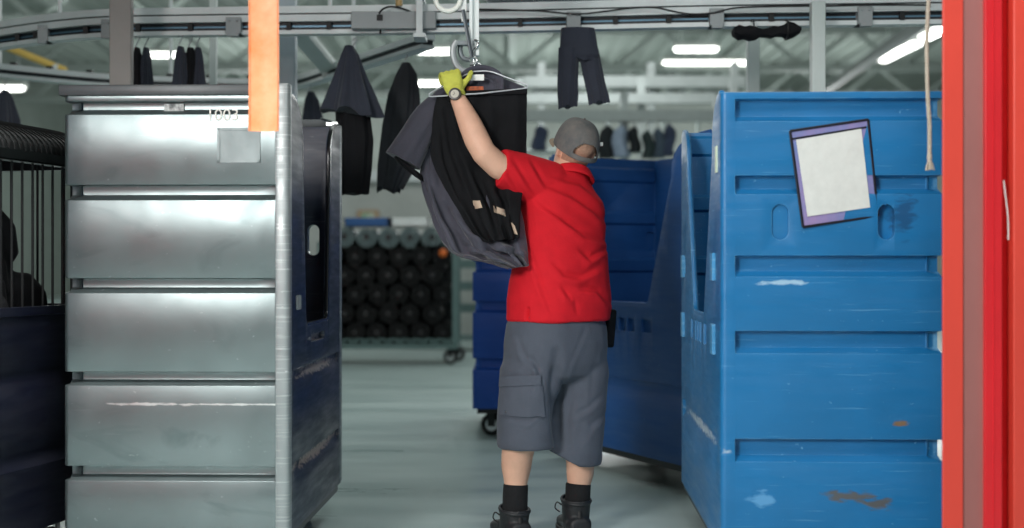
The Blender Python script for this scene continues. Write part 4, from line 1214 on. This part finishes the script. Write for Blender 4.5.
# --- folds: displacement along fold lines laid on the garment as worn (coordinates projected to the photo frame only to read the fold positions)
def seg_dist(p, a, b_):
    ax, ay = a; bx, by = b_; px, py = p
    dx, dy = bx-ax, by-ay; l2 = dx*dx+dy*dy
    t_ = max(0, min(1, ((px-ax)*dx+(py-ay)*dy)/l2)) if l2 else 0
    return math.hypot(px-ax-t_*dx, py-ay-t_*dy), t_
def folds(o, lines, world_off, side=-1, nz=0.0, nscale=9):
    world_off = world_off or Vector((0, 0, 0))
    me = o.data
    nrm = [v.normal.copy() for v in me.vertices]
    for v, n_ in zip(me.vertices, nrm):
        wpos = v.co+world_off
        px = 512+FPX*wpos.x/wpos.y; py = 264-FPX*(wpos.z-CAMZ)/wpos.y
        disp = 0.0
        if n_.y*side > -0.35:
            for pts, amp, wid in lines:
                best = 1e9; bt = 0; tot = len(pts)-1
                for i in range(tot):
                    dd, tt = seg_dist((px, py), pts[i], pts[i+1])
                    if dd < best: best = dd; bt = (i+tt)/tot
                if best < wid*3:
                    fade = math.sin(PI*(0.08+0.84*bt))**0.7
                    disp += amp*fade*math.exp(-(best/wid)**2)
        if nz:
            disp += nz*(noise.noise(wpos*nscale)+0.5*noise.noise(wpos*nscale*2.3))
        v.co = v.co+n_*disp
    me.update()

# --- polo shirt
b = BM()
tr = [(558.5, 321, 5.82, .232, .185), (559, 318, 5.82, .235, .188), (560, 300, 5.82, .236, .188), (560.5, 275, 5.825, .222, .178), (561, 250, 5.83, .208, .165), (562, 228, 5.84, .200, .155), (563, 207, 5.855, .198, .146), (563, 193, 5.86, .190, .134), (563.5, 183, 5.865, .172, .116), (565, 175, 5.868, .138, .098), (567, 169, 5.868, .100, .085), (568.5, 164, 5.868, .074, .074)]
tl = {228: .06, 207: .16, 193: .24, 183: .30, 175: .32, 169: .30, 164: .28}
loft(b, [ring(x+(1 if y < 200 else -0.5), y+(4.5 if 180 < y < 200 else 7 if y < 180 else 0), d, a*0.972, c*0.972, 48, 2.3, 0.0, tl.get(y, 0)) for x, y, d, a, c in tr])
cuff = (PM(501.6, 149, 5.70)+PM(497, 187, 5.68))/2
upS = (PM(501.6, 149, 5.70)-PM(497, 187, 5.68)).normalized()
tube(b, [PM(560, 190, 5.84), PM(548, 185, 5.80), PM(534, 180, 5.765), PM(518, 174, 5.725), cuff, cuff+(cuff-PM(518, 174, 5.725)).normalized()*0.004], [(.10, .09), (.106, .092), (.100, .086), (.090, .080), (.083, .078), (.078, .073)], 28, up=upS)
tube(b, [PM(564, 200, 5.89), PM(579, 203, 5.95), PM(583, 207, 6.0), PM(580, 213, 6.08), PM(577, 216, 6.12)], [(.10, .09), (.096, .084), (.088, .08), (.083, .08), (.080, .076)], 24)
shirt = obj('polo_shirt', b, redc, MAN, None, True)
remesh(shirt, 0.0065, 6)
off = Vector((0, 0, 0))
V = lambda *pts: list(pts)
sl = []
def F(pts, a=0.009, w=3.2, ridge=True):
    sl.append((pts, -a, w))
    if ridge: sl.append(([(x-1.5, y+5.0) for x, y in pts], a*0.9, w*1.25)); 
F([(531, 160), (538, 172), (546, 186)], 0.007, 2.6)
F([(514, 160), (525, 178), (536, 195)], 0.007, 2.6)
F([(506, 170), (516, 186), (526, 199)], 0.006, 2.6)
F([(553, 176), (580, 183), (600, 198)], 0.008, 2.8)
F([(546, 185), (571, 194), (594, 210), (606, 222)], 0.011, 3.2)
F([(536, 199), (555, 213), (575, 226), (598, 236)], 0.010, 3.2)
F([(563, 220), (585, 236), (606, 241)], 0.010, 3.2)
F([(580, 249), (590, 258), (606, 249)], 0.010, 3.0)
F([(553, 262), (565, 274), (581, 277), (598, 268)], 0.011, 3.2)
F([(562, 285), (570, 298)], 0.008, 2.6)
F([(580, 287), (597, 290), (610, 303)], 0.011, 3.0)
F([(525, 240), (539, 281), (551, 314)], 0.008, 3.0)
F([(575, 300), (578, 314)], 0.005, 2.5, False)
sl.append(([(526.5, 321), (527.5, 309)], -0.022, 1.4))
folds(shirt, sl, off, -1, 0.004, 8)
# collar
b = BM()
rows = []
cc = PM(572, 174.5, 5.866)
def cring(dz, a, c, tilt=0.22, sag=0.0):
    pts = []
    for i in range(40):
        an = 2*PI*i/40
        p = cc+RT*(a*math.cos(an))+FW*(c*math.sin(an))
        p.z += dz-tilt*(c*math.sin(an))-0.26*a*math.cos(an)
        pts.append(p)
    return pts
loft(b, [cring(-.026, .104, .096), cring(-.012, .098, .092), cring(.016, .080, .080), cring(.022, .074, .075), cring(.018, .069, .070), cring(-.02, .070, .072)], closed=True)
o = obj('collar', b, redc, shirt, 60); 
m = o.modifiers.new('d', 'SUBSURF'); m.levels = 1; m.render_levels = 1; bake(o)
for p in o.data.polygons: p.use_smooth = True
# collar laid out in world space: move under the shirt
for v in o.data.vertices: v.co = v.co-off+Vector((0, 0, 0))
o.location = (0, 0, 0)

# --- shorts
b = BM()
loft(b, [ring(557, 312, 5.82, .205, .165, 40), ring(556.5, 325, 5.82, .222, .176, 40), ring(556, 345, 5.82, .232, .182, 40), ring(555, 362, 5.82, .232, .178, 40), ring(555, 374, 5.82, .215, .155, 40), ring(555, 382, 5.82, .16, .10, 40)])
tube(b, [PM(538, 352, 5.765), PM(531, 375, 5.745), PM(528, 400, 5.73), PM(526.5, 425, 5.72), PM(526, 444, 5.715), PM(526, 448, 5.715)], [(.112, .14), (.124, .15), (.121, .14), (.120, .133), (.119, .128), (.117, .126)], 32, up=RT)
tube(b, [PM(577, 352, 5.885), PM(578, 375, 5.875), PM(576.5, 400, 5.865), PM(574.5, 430, 5.855), PM(572.5, 456, 5.85), PM(572, 463, 5.85)], [(.112, .14), (.124, .15), (.122, .136), (.124, .13), (.127, .126), (.126, .124)], 32, up=RT)
shorts = obj('shorts', b, shortc, MAN, None, True)
remesh(shorts, 0.007, 14)
sl = []
F([(557, 352), (554, 385), (556, 420), (560, 450)], 0.024, 5.0, False)
F([(531, 358), (538, 368), (541, 390)], 0.012, 2.4)
F([(517, 335), (522, 352), (530, 364)], 0.006, 2.6)
F([(585, 330), (579, 345), (570, 365), (563, 385)], 0.008, 3.0)
F([(600, 345), (592, 375), (590, 400)], 0.006, 3.0)
F([(602, 395), (590, 407), (578, 414)], 0.009, 3.0)
F([(604, 415), (593, 425), (586, 440)], 0.008, 3.0)
F([(512, 418), (530, 420), (540, 412)], 0.006, 2.4)
F([(571, 390), (567, 420), (570, 450)], 0.008, 3.4, False)
folds(shorts, sl, off, -1, 0.0045, 8)
# the right cuff hangs at a slant, rising towards the inner side
zl = PM(526, 448, 5.715).z-0.003
for v in shorts.data.vertices:
    if v.co.z < zl:
        v.co.z += (zl-v.co.z)*max(0.0, min(0.85, (0.28-v.co.x)/0.16))
shorts.data.update()
def surf(o, world_off):
    me = o.data
    return BVHTree.FromPolygons([tuple(v.co+world_off) for v in me.vertices], [tuple(p.vertices) for p in me.polygons])
def drape(bv, quad, nu, nv, lift, thick, name, m_, parent, par_off):
    """a panel sewn on a garment: the quad (photo-frame corners) follows the cloth beneath"""
    b = BM(); f_, k_ = [], []
    cam_o = Vector((0, 0, CAMZ))
    for i in range(nv+1):
        for j in range(nu+1):
            u, v = j/nu, i/nv
            px = (quad[0][0]*(1-u)+quad[1][0]*u)*(1-v)+(quad[3][0]*(1-u)+quad[2][0]*u)*v
            py = (quad[0][1]*(1-u)+quad[1][1]*u)*(1-v)+(quad[3][1]*(1-u)+quad[2][1]*u)*v
            dr = (PM(px, py, 1.0)-cam_o).normalized()
            hit = bv.ray_cast(cam_o+dr*3.5, dr)
            if hit[0] is None: hit = bv.find_nearest(PM(px, py, 5.72))
            q, n_ = hit[0], hit[1]
            if n_.y > 0.3: n_ = -n_
            f_.append(q+n_*lift); k_.append(q+n_*(lift-thick))
    A = [b.verts.new(p) for p in f_]; B_ = [b.verts.new(p) for p in k_]
    w_ = nu+1
    for i in range(nv):
        for j in range(nu):
            a = i*w_+j
            b.faces.new((A[a], A[a+1], A[a+w_+1], A[a+w_])); b.faces.new((B_[a], B_[a+w_], B_[a+w_+1], B_[a+1]))
    edge = [j for j in range(w_)]+[i*w_+nu for i in range(1, nv+1)]+[nv*w_+j for j in range(nu-1, -1, -1)]+[i*w_ for i in range(nv-1, 0, -1)]
    for a, c in zip(edge, edge[1:]+edge[:1]): b.faces.new((A[c], A[a], B_[a], B_[c]))
    o = obj(name, b, m_, parent, 50)
    for v in o.data.vertices: v.co = v.co-par_off
    return o
bvs = surf(shorts, off)
drape(bvs, [(502.5, 383), (541, 381), (544, 417), (501, 415)], 14, 12, 0.010, 0.014, 'cargo_pocket', shortc, shorts, off)
drape(bvs, [(502.5, 377), (541, 375), (542, 385), (502, 387)], 12, 5, 0.015, 0.008, 'pocket_flap', shortc, shorts, off)
0 and drape(bvs, [(575, 333), (598, 331), (599, 341), (583, 360)], 8, 6, 0.004, 0.006, 'back_pocket', shortc, shorts, off)
drape(bvs, [(507.6, 411), (509, 411), (509, 412.4), (507.6, 412.4)], 2, 2, 0.016, 0.01, 'snap', M['chrome'], shorts, off)
# holster on the belt
b = BM(); q = PM(606.5, 328, 5.93)
box(b, q, (0.042, 0.085, 0.165), Matrix.Rotation(YAW, 3, 'Z') @ Matrix.Rotation(math.radians(6), 3, 'Y')); o = obj('belt_pouch', b, M['black_cloth'], MAN, 30, True); bevel(o, 0.012, 3)
b = BM(); box(b, PM(609, 309, 5.91), (0.016, 0.03, 0.02)); obj('pouch_clip', b, M['chrome'], o, 30).location = (0, 0, 0)

# --- socks and boots
def sock(an, top, bot, r0, r1):
    b = BM()
    pts = [top, top.lerp(bot, 0.04), top.lerp(bot, 0.4), bot]
    tube(b, pts, [r0*0.98, r0*1.04, (r0+r1)/2*1.02, r1], 24)
    o = obj('sock', b, sockc, MAN, 60, True)
    for v in o.data.vertices:
        v.co += v.normal*0.0022*math.sin(v.co.z*260)
    return o
sock(LAN, PM(515.8, 484, 5.745), PM(515, 512, 5.74), .0515, .052)
sock(RAN, PM(578.8, 483.5, 5.865), PM(576.5, 512, 5.86), .052, .052)
def boot(cx, d, ztop, yaw, tip):
    """ankle over (cx px, d)"""
    c = P(cx, 500, d); c.z = 0
    tdir = Vector((-math.sin(yaw), math.cos(yaw), 0)); sd = Vector((math.cos(yaw), math.sin(yaw), 0))
    b = BM()
    # shaft
    loft(b, [ell(c+UPV*z+tdir*f, sd, tdir, a, e, 28, 2.2) for z, a, e, f in ((0.03, .056, .068, .01), (0.06, .057, .070, .008), (0.085, .057, .070, .004), (ztop-0.025, .060, .070, 0), (ztop-0.008, .065, .076, 0), (ztop, .063, .074, 0), (ztop-0.006, .055, .065, 0))])
    # foot from heel to toe
    prof = [(-.086, .034, .022, .050), (-.080, .046, .034, .052), (-.05, .055, .040, .054), (0, .055, .042, .056), (.06, .054, .040, .052), (.11, .051, .032, .045), (.15, .050, .027, .040), (.185, .040, .023, .037), (.203, .022, .015, .033)]
    loft(b, [ell(c+tdir*f+UPV*(zc), sd, UPV, a, h, 24, 2.6) for f, a, h, zc in prof])
    o = obj('boot', b, bootc, MAN, None, True); remesh(o, 0.006, 3)
    # sole
    b = BM()
    out = []
    for f, a in ((-.092, .020), (-.088, .040), (-.066, .054), (-.03, .056), (.02, .054), (.06, .047), (.11, .054), (.15, .053), (.185, .043), (.204, .026), (.210, .010)): out.append((f, a))
    poly = [(f, a) for f, a in out]+[(f, -a) for f, a in reversed(out)]
    prism(b, poly, 0.0, 0.026, lambda u, v, dd: c+tdir*u+sd*v+UPV*dd-off); s_ = obj('sole', b, M['rubber'], o, 30); bevel(s_, 0.005)
    # padded collar and laces, heel seam
    b = BM(); tube(b, [c+UPV*(ztop-0.006)+sd*(.061*math.cos(a))+tdir*(.071*math.sin(a))+UPV*0.012*math.sin(a)-off for a in [2*PI*i/28 for i in range(28)]], 0.0065, 8, up=(0, 0, 1), closed=True); obj('padded_collar', b, bootc, o, 60)
    b = BM()
    for i in range(5):
        z = 0.075+i*0.016; f = 0.085-i*0.008
        tube(b, [c+UPV*z+tdir*f+sd*s*0.03-off for s in (-1, -0.3, 0.3, 1)], 0.003, 6)
    ll = c+UPV*(ztop-0.03)-sd*0.058+tdir*0.02-off
    tube(b, smoothpath([ll, ll+Vector((-0.02, 0, 0.012)), ll+Vector((-0.028, 0, -0.012)), ll+Vector((-0.008, 0, -0.03))], 5), 0.003, 6)
    obj('laces', b, M['rubber'], o, 60)
    b = BM(); tube(b, [c-tdir*(.068+0.006*math.sin(i))+UPV*(0.04+i*0.02)-off for i in range(5)], (0.010, 0.004), 8, up=sd); obj('heel_strip', b, M['rubber'], o, 60)
boot(514.5, 5.745*KD, 0.140, math.radians(22), 0)
boot(576, 5.865*KD, 0.160, math.radians(12), 0)

# --- gloves: palm, four fingers and thumb each
def glove(palm_c, ax_l, ax_w, ax_n, fingers, thumb, wrist, label=None):
    b = BM()
    loft(b, [ell(palm_c+ax_l*t_, ax_w, ax_n, a, c, 16, 2.4) for t_, a, c in ((-.055, .026, .022), (-.035, .036, .024), (-.005, .043, .023), (.025, .044, .021), (.042, .038, .016))])
    for pts, r_ in fingers:
        tube(b, smoothpath(pts, 4), [r_]*(4*(len(pts)-1))+[r_*0.8], 10)
    tube(b, smoothpath(thumb[0], 4), [thumb[1]*(1.25-0.3*i/(4*(len(thumb[0])-1))) for i in range(4*(len(thumb[0])-1))]+[thumb[1]*0.8], 10)
    tube(b, wrist, [.036, .037, .034], 16)
    o = obj('glove', b, [glovec, M['black_cloth']], MAN, None, True)
    remesh(o, 0.0042, 2)
    o.data.materials.clear(); o.data.materials.append(glovec); o.data.materials.append(M['black_cloth'])
    for p in o.data.polygons:
        if p.normal.dot(ax_n) < -0.35: p.material_index = 1
    return o
pc = PM(452.5, 83, 5.705)
al = (PM(450.5, 70, 5.715)-PM(456, 95, 5.70)).normalized()
aw = Vector((0.93, 0.10, 0.32)); aw = (aw-al*aw.dot(al)).normalized()
an_ = aw.cross(al).normalized()
if an_.y > 0: an_ = -an_      # back of the hand faces the camera side
fing = []
for i, (s, ln, r_) in enumerate(((-0.034, .85, .0095), (-0.012, 1.0, .0105), (0.011, 1.05, .0105), (0.033, .95, .0105))):
    k = pc+al*0.038+aw*s
    fing.append(([k-al*0.02, k+al*0.008-an_*0.004, k+al*0.014*ln-an_*0.034*ln-aw*0.006, k-al*0.008-an_*0.052*ln-aw*0.008, k-al*0.032*ln-an_*0.046*ln-aw*0.006], r_))
th_ = ([pc+aw*0.028-al*0.03-an_*0.004, pc+aw*0.050-al*0.006-an_*0.012, PM(468.5, 78, 5.72), PM(471.5, 71.5, 5.745)], .0115)
gl = glove(pc, al, aw, an_, fing, th_, [PM(458, 98, 5.70), PM(456, 92, 5.702), PM(454.5, 87, 5.704)])
gl['label'] = 'lime work glove on the raised hand'
# right hand, holding the shirt on the far side
pc2 = PM(536, 203, 5.95)
al2 = (PM(528, 200, 5.90)-PM(542, 206, 5.99)).normalized(); aw2 = Vector((0, 0.2, 1)); aw2 = (aw2-al2*aw2.dot(al2)).normalized(); an2 = aw2.cross(al2).normalized()
fing2 = []
for s, ln, r_ in ((-0.034, .85, .0095), (-0.012, 1.0, .0105), (0.011, 1.05, .0105), (0.033, .95, .0105)):
    k = pc2+al2*0.038+aw2*s
    fing2.append(([k-al2*0.02, k+al2*0.02-an2*0.004, k+al2*0.036*ln-an2*0.02*ln, k+al2*0.03*ln-an2*0.045*ln], r_))
glove(pc2, al2, aw2, an2, fing2, ([pc2+aw2*0.03-al2*0.03, pc2+aw2*0.052-al2*0.004-an2*0.01, pc2+aw2*0.055+al2*0.02-an2*0.022], .0115), [PM(543, 206, 5.99), PM(540, 205, 5.975), PM(537, 204, 5.96)])
# --- watch
wa = (PM(453, 88, 5.705)-PM(461, 106, 5.69)).normalized(); wc = PM(456.2, 96.6, 5.70)
wu = wa.orthogonal().normalized(); wv = wa.cross(wu)
b = BM()
N_ = 32
rings = []
for t_, r_ in ((-.010, .0345), (-.010, .038), (.010, .038), (.010, .0345)): rings.append(ell(wc+wa*t_, wu, wv, r_, r_, N_))
loft(b, rings, closed=True)
watch = obj('wrist_watch', b, M['rubber'], MAN, 40, True)
fd = Vector((-0.05, -1, 0.05)); fd = (fd-wa*fd.dot(wa)).normalized(); fx = fd.cross(wa)
b = BM(); fc = wc+fd*0.036-off; loft(b, [ell(fc+fd*t_, wa, fx, r_, r_, 28) for t_, r_ in ((0, .026), (.006, .0265), (.010, .025), (.0105, .0180), (.008, .0175))]); obj('bezel', b, mat('bezel_dark', srgb(58, 56, 54), 0.35, 0.4), watch, 40)
b = BM(); loft(b, [ell(fc+fd*t_, wa, fx, .0172, .0172, 28) for t_ in (.007, .0092)]); obj('dial', b, mat('dial_white', srgb(186, 182, 168), 0.3), watch, 40)
b = BM(); 
for v in (wa*0.011, (wa*-0.3+fx*0.95)*0.009): tube(b, [fc+fd*0.0096, fc+fd*0.0096+v], 0.0009, 5)
obj('hands', b, M['rubber'], watch, 40)

# ------------------------------------------------------------------ the clothes he is hanging up
def sheet_loft(rows, d_of, depth, n=56, k=7, amp=0.10, ph=0.0, p=2.4):
    """rows: (pxL, pyL, pxR, pyR, dL, dR)"""
    rr = []
    for (xl, yl, xr_, yr, dl, dr) in rows:
        L_, R_ = PM(xl, yl, dl), PM(xr_, yr, dr); rr.append((L_, R_))
    fin = []
    m_ = len(rr)
    Ls = smoothpath([q[0] for q in rr], 5); Rs = smoothpath([q[1] for q in rr], 5)
    out = []
    for i, (L_, R_) in enumerate(zip(Ls, Rs)):
        f = i/(len(Ls)-1)
        c = (L_+R_)/2; u = R_-L_; ru = u.length/2; u = u.normalized()
        v = Vector((0, 1, 0)); v = (v-u*v.dot(u)).normalized()
        dp = depth(f)
        ring_ = []
        for j in range(n):
            a = 2*PI*j/n
            ca, sa = math.cos(a), math.sin(a)
            x = math.copysign(abs(ca)**(2/p), ca); y = math.copysign(abs(sa)**(2/p), sa)
            wav = amp*f**0.7*(math.sin(k*x*1.6+ph+1.5*f)+0.6*math.sin(k*2.3*x+2*ph-2.0*f))
            ring_.append(c+u*(ru*x)+v*(dp*y+wav*0.22*(1-abs(x)**3)))
        out.append(ring_)
    return out
HG = thing('work_shirt', 'grey short sleeved work shirt on the hanger held by the worker', 'shirt', PM(478, 70, 5.80))
hoff = Vector((0, 0, 0))
b = BM()
rows = [(455, 80, 500, 77, 5.82, 5.86), (441, 88, 520, 84, 5.80, 5.88), (431, 97, 526, 91, 5.80, 5.88), (424, 125, 527, 120, 5.80, 5.88), (420, 160, 526, 152, 5.79, 5.86), (420, 182, 523, 178, 5.77, 5.82), (428, 213, 521, 205, 5.74, 5.76),
        (440, 240, 524, 226, 5.70, 5.70), (456, 256, 527, 243, 5.66, 5.66), (488, 263, 528, 256, 5.64, 5.645), (508, 269, 528.5, 266, 5.62, 5.635)]
loft(b, sheet_loft(rows, None, lambda f: 0.035+0.03*math.sin(PI*f), 64, 7, 0.16, 0.6))
o = obj('shirt_body', b, M['grey_cloth'], HG, 60, True)
m = o.modifiers.new('d', 'SUBSURF'); m.levels = 1; m.render_levels = 1; bake(o, 60)
folds(o, [([(424, 185), (432, 215), (446, 245)], -0.0252, 3), ([(434, 190), (446, 222), (464, 252)], -0.0252, 3), ([(429, 188), (439, 219), (455, 249)], 0.0216, 3), ([(444, 205), (462, 236), (484, 258)], -0.0252, 3), ([(462, 246), (490, 250), (520, 262)], -0.0216, 3), ([(470, 238), (500, 248), (524, 254)], 0.0216, 3), ([(452, 212), (472, 238), (500, 262)], 0.0216, 3), ([(431, 130), (428, 160), (432, 190)], -0.0144, 2.5)], None, -1, 0.006, 9)
# sleeve
b = BM()
tube(b, smoothpath([PM(440, 103, 5.79), PM(428, 116, 5.77), PM(415, 138, 5.75), PM(403, 161, 5.74)], 5), [(0.05+0.029*i/15, 0.035+0.042*i/15) for i in range(16)], 28, up=(PM(388, 151, 5.74)-PM(420, 176, 5.74)).normalized(), p=2.3, cap=True)
o = obj('sleeve', b, M['grey_cloth'], HG, 60, True)
folds(o, [([(430, 110), (415, 130), (396, 156)], -0.010, 3), ([(436, 118), (424, 140), (410, 165)], -0.010, 3), ([(432, 112), (420, 135), (402, 160)], 0.008, 3)], None, -1, 0.004, 14)
# dark inside of the cuff
b = BM(); cc_ = PM(409.5, 169, 5.745); loft(b, [ell(cc_+Vector((0.010*q, 0, -0.02*q)), (PM(392, 155, 5.74)-PM(421, 176, 5.74)).normalized(), (0, 1, 0), 0.074*s_, 0.06*s_, 24, 2, lambda a: 1+0.08*math.sin(5*a)) for q, s_ in ((-1, 1.0), (0, 1.02), (0.9, 0.86), (1.2, 0.5))]); obj('cuff_inside', b, M['black_cloth'], HG, 60, True)
# collar with label
b = BM()
tube(b, smoothpath([PM(462, 84, 5.76), PM(468, 74, 5.775), PM(484, 71, 5.80), PM(498, 78, 5.80), PM(499, 92, 5.775)], 5), (0.028, 0.008), 12, up=(0, -0.3, 1), p=3); obj('collar', b, M['grey_cloth'], HG, 60, True)
b = BM(); bb(b, PM(470, 0, 5.755).x, PM(484, 0, 5.755).x, 5.752*KD, 5.752*KD+0.005, PM(0, 80.5, 5.755).z, PM(0, 74.5, 5.755).z); obj('neck_label', b, M['white_plastic'], HG, 30, True)['label'] = 'white neck label'
b = BM(); bb(b, PM(466.5, 0, 5.75).x, PM(483.5, 0, 5.75).x, 5.746*KD, 5.746*KD+0.005, PM(0, 92.5, 5.75).z, PM(0, 86.5, 5.75).z); obj('tag', b, mat('orange_tag', srgb(214, 104, 46), 0.6, col2=srgb(120, 60, 40), vscale=60), HG, 30, True)['label'] = 'orange tag'

TR = thing('work_trousers', 'black work trousers draped in front of the grey shirt on the hanger', 'trousers', PM(480, 95, 5.72))
toff = Vector((0, 0, 0))
b = BM()
rows = [(437, 95, 527, 91, 5.725, 5.77), (435, 104, 527, 103, 5.72, 5.77), (432, 125, 526.5, 125, 5.72, 5.775), (431, 158, 526, 152, 5.715, 5.77), (443, 185, 524, 180, 5.69, 5.72), (456, 208, 521, 204, 5.655, 5.67), (472, 232, 520, 226, 5.62, 5.62), (484, 243, 520, 239, 5.60, 5.60)]
loft(b, sheet_loft(rows, None, lambda f: 0.014+0.018*f, 64, 8, 0.11, 1.2)); tob = obj('trouser_body', b, M['black_cloth'], TR, 60, True)
m = tob.modifiers.new('d', 'SUBSURF'); m.levels = 1; m.render_levels = 1; bake(tob, 60)
folds(tob, [([(446, 110), (452, 150), (470, 200), (486, 238)], -0.0192, 3), ([(452, 110), (460, 150), (478, 195), (494, 236)], 0.0160, 3), ([(440, 120), (446, 160), (462, 205)], -0.0160, 3), ([(472, 170), (490, 205), (504, 238)], -0.0192, 3), ([(480, 168), (498, 204), (512, 236)], 0.0160, 3), ([(498, 190), (510, 215), (516, 238)], -0.0160, 3)], None, -1, 0.003, 9)
b = BM(); tube(b, [PM(466, 93.5, 5.715), PM(490, 92.5, 5.73), PM(527, 91.5, 5.755)], (0.012, 0.008), 10, p=3); obj('folded_edge', b, M['black_cloth'], TR, 60, True)
tb = surf(tob, toff)
tanm = mat('tan_tape', srgb(196, 172, 150), 0.6, var=0.06)
for q in ([(474, 200.5), (480, 201), (482.5, 208), (475.5, 209)], [(494, 206), (505, 210.5), (506, 216.5), (494.5, 212.5)], [(511, 223), (515, 226), (518, 235), (514, 234)]):
    drape(tb, q, 4, 4, 0.006, 0.006, 'tape_patch', tanm, tob, toff)['label'] = 'tan tape patch'
# hanger
t = thing('wire_hanger', 'white wire coat hanger gripped by the gloved hand', 'hanger', PM(474, 68, 5.79))
ho = Vector(t.location)
b = BM()
tube(b, smoothpath([PM(474, 72, 5.79), PM(474, 66, 5.79), PM(477, 61, 5.79), PM(475, 57, 5.79), PM(471, 59, 5.79)], 5), 0.0045, 8)
obj('hook', b, M['chrome'], t, 50, True)
b = BM()
tube(b, smoothpath([PM(474, 71.5, 5.77), PM(456, 79, 5.735), PM(432, 92, 5.70), PM(429.5, 95, 5.70), PM(432, 96.5, 5.70), PM(456, 95, 5.70)], 5), 0.0028, 8)
tube(b, smoothpath([PM(474, 71.5, 5.77), PM(490, 71.5, 5.765), PM(508, 78, 5.755), PM(525, 84, 5.75), PM(527.5, 86.5, 5.75), PM(524, 88.5, 5.75), PM(502, 91, 5.73)], 5), 0.0032, 8)
tube(b, [PM(456, 95, 5.70), PM(480, 93.5, 5.70), PM(502, 91, 5.73)], 0.0035, 8)
obj('shoulder_wire', b, mat('wire_white', srgb(198, 202, 206), 0.35, 0.4), t, 50, True)
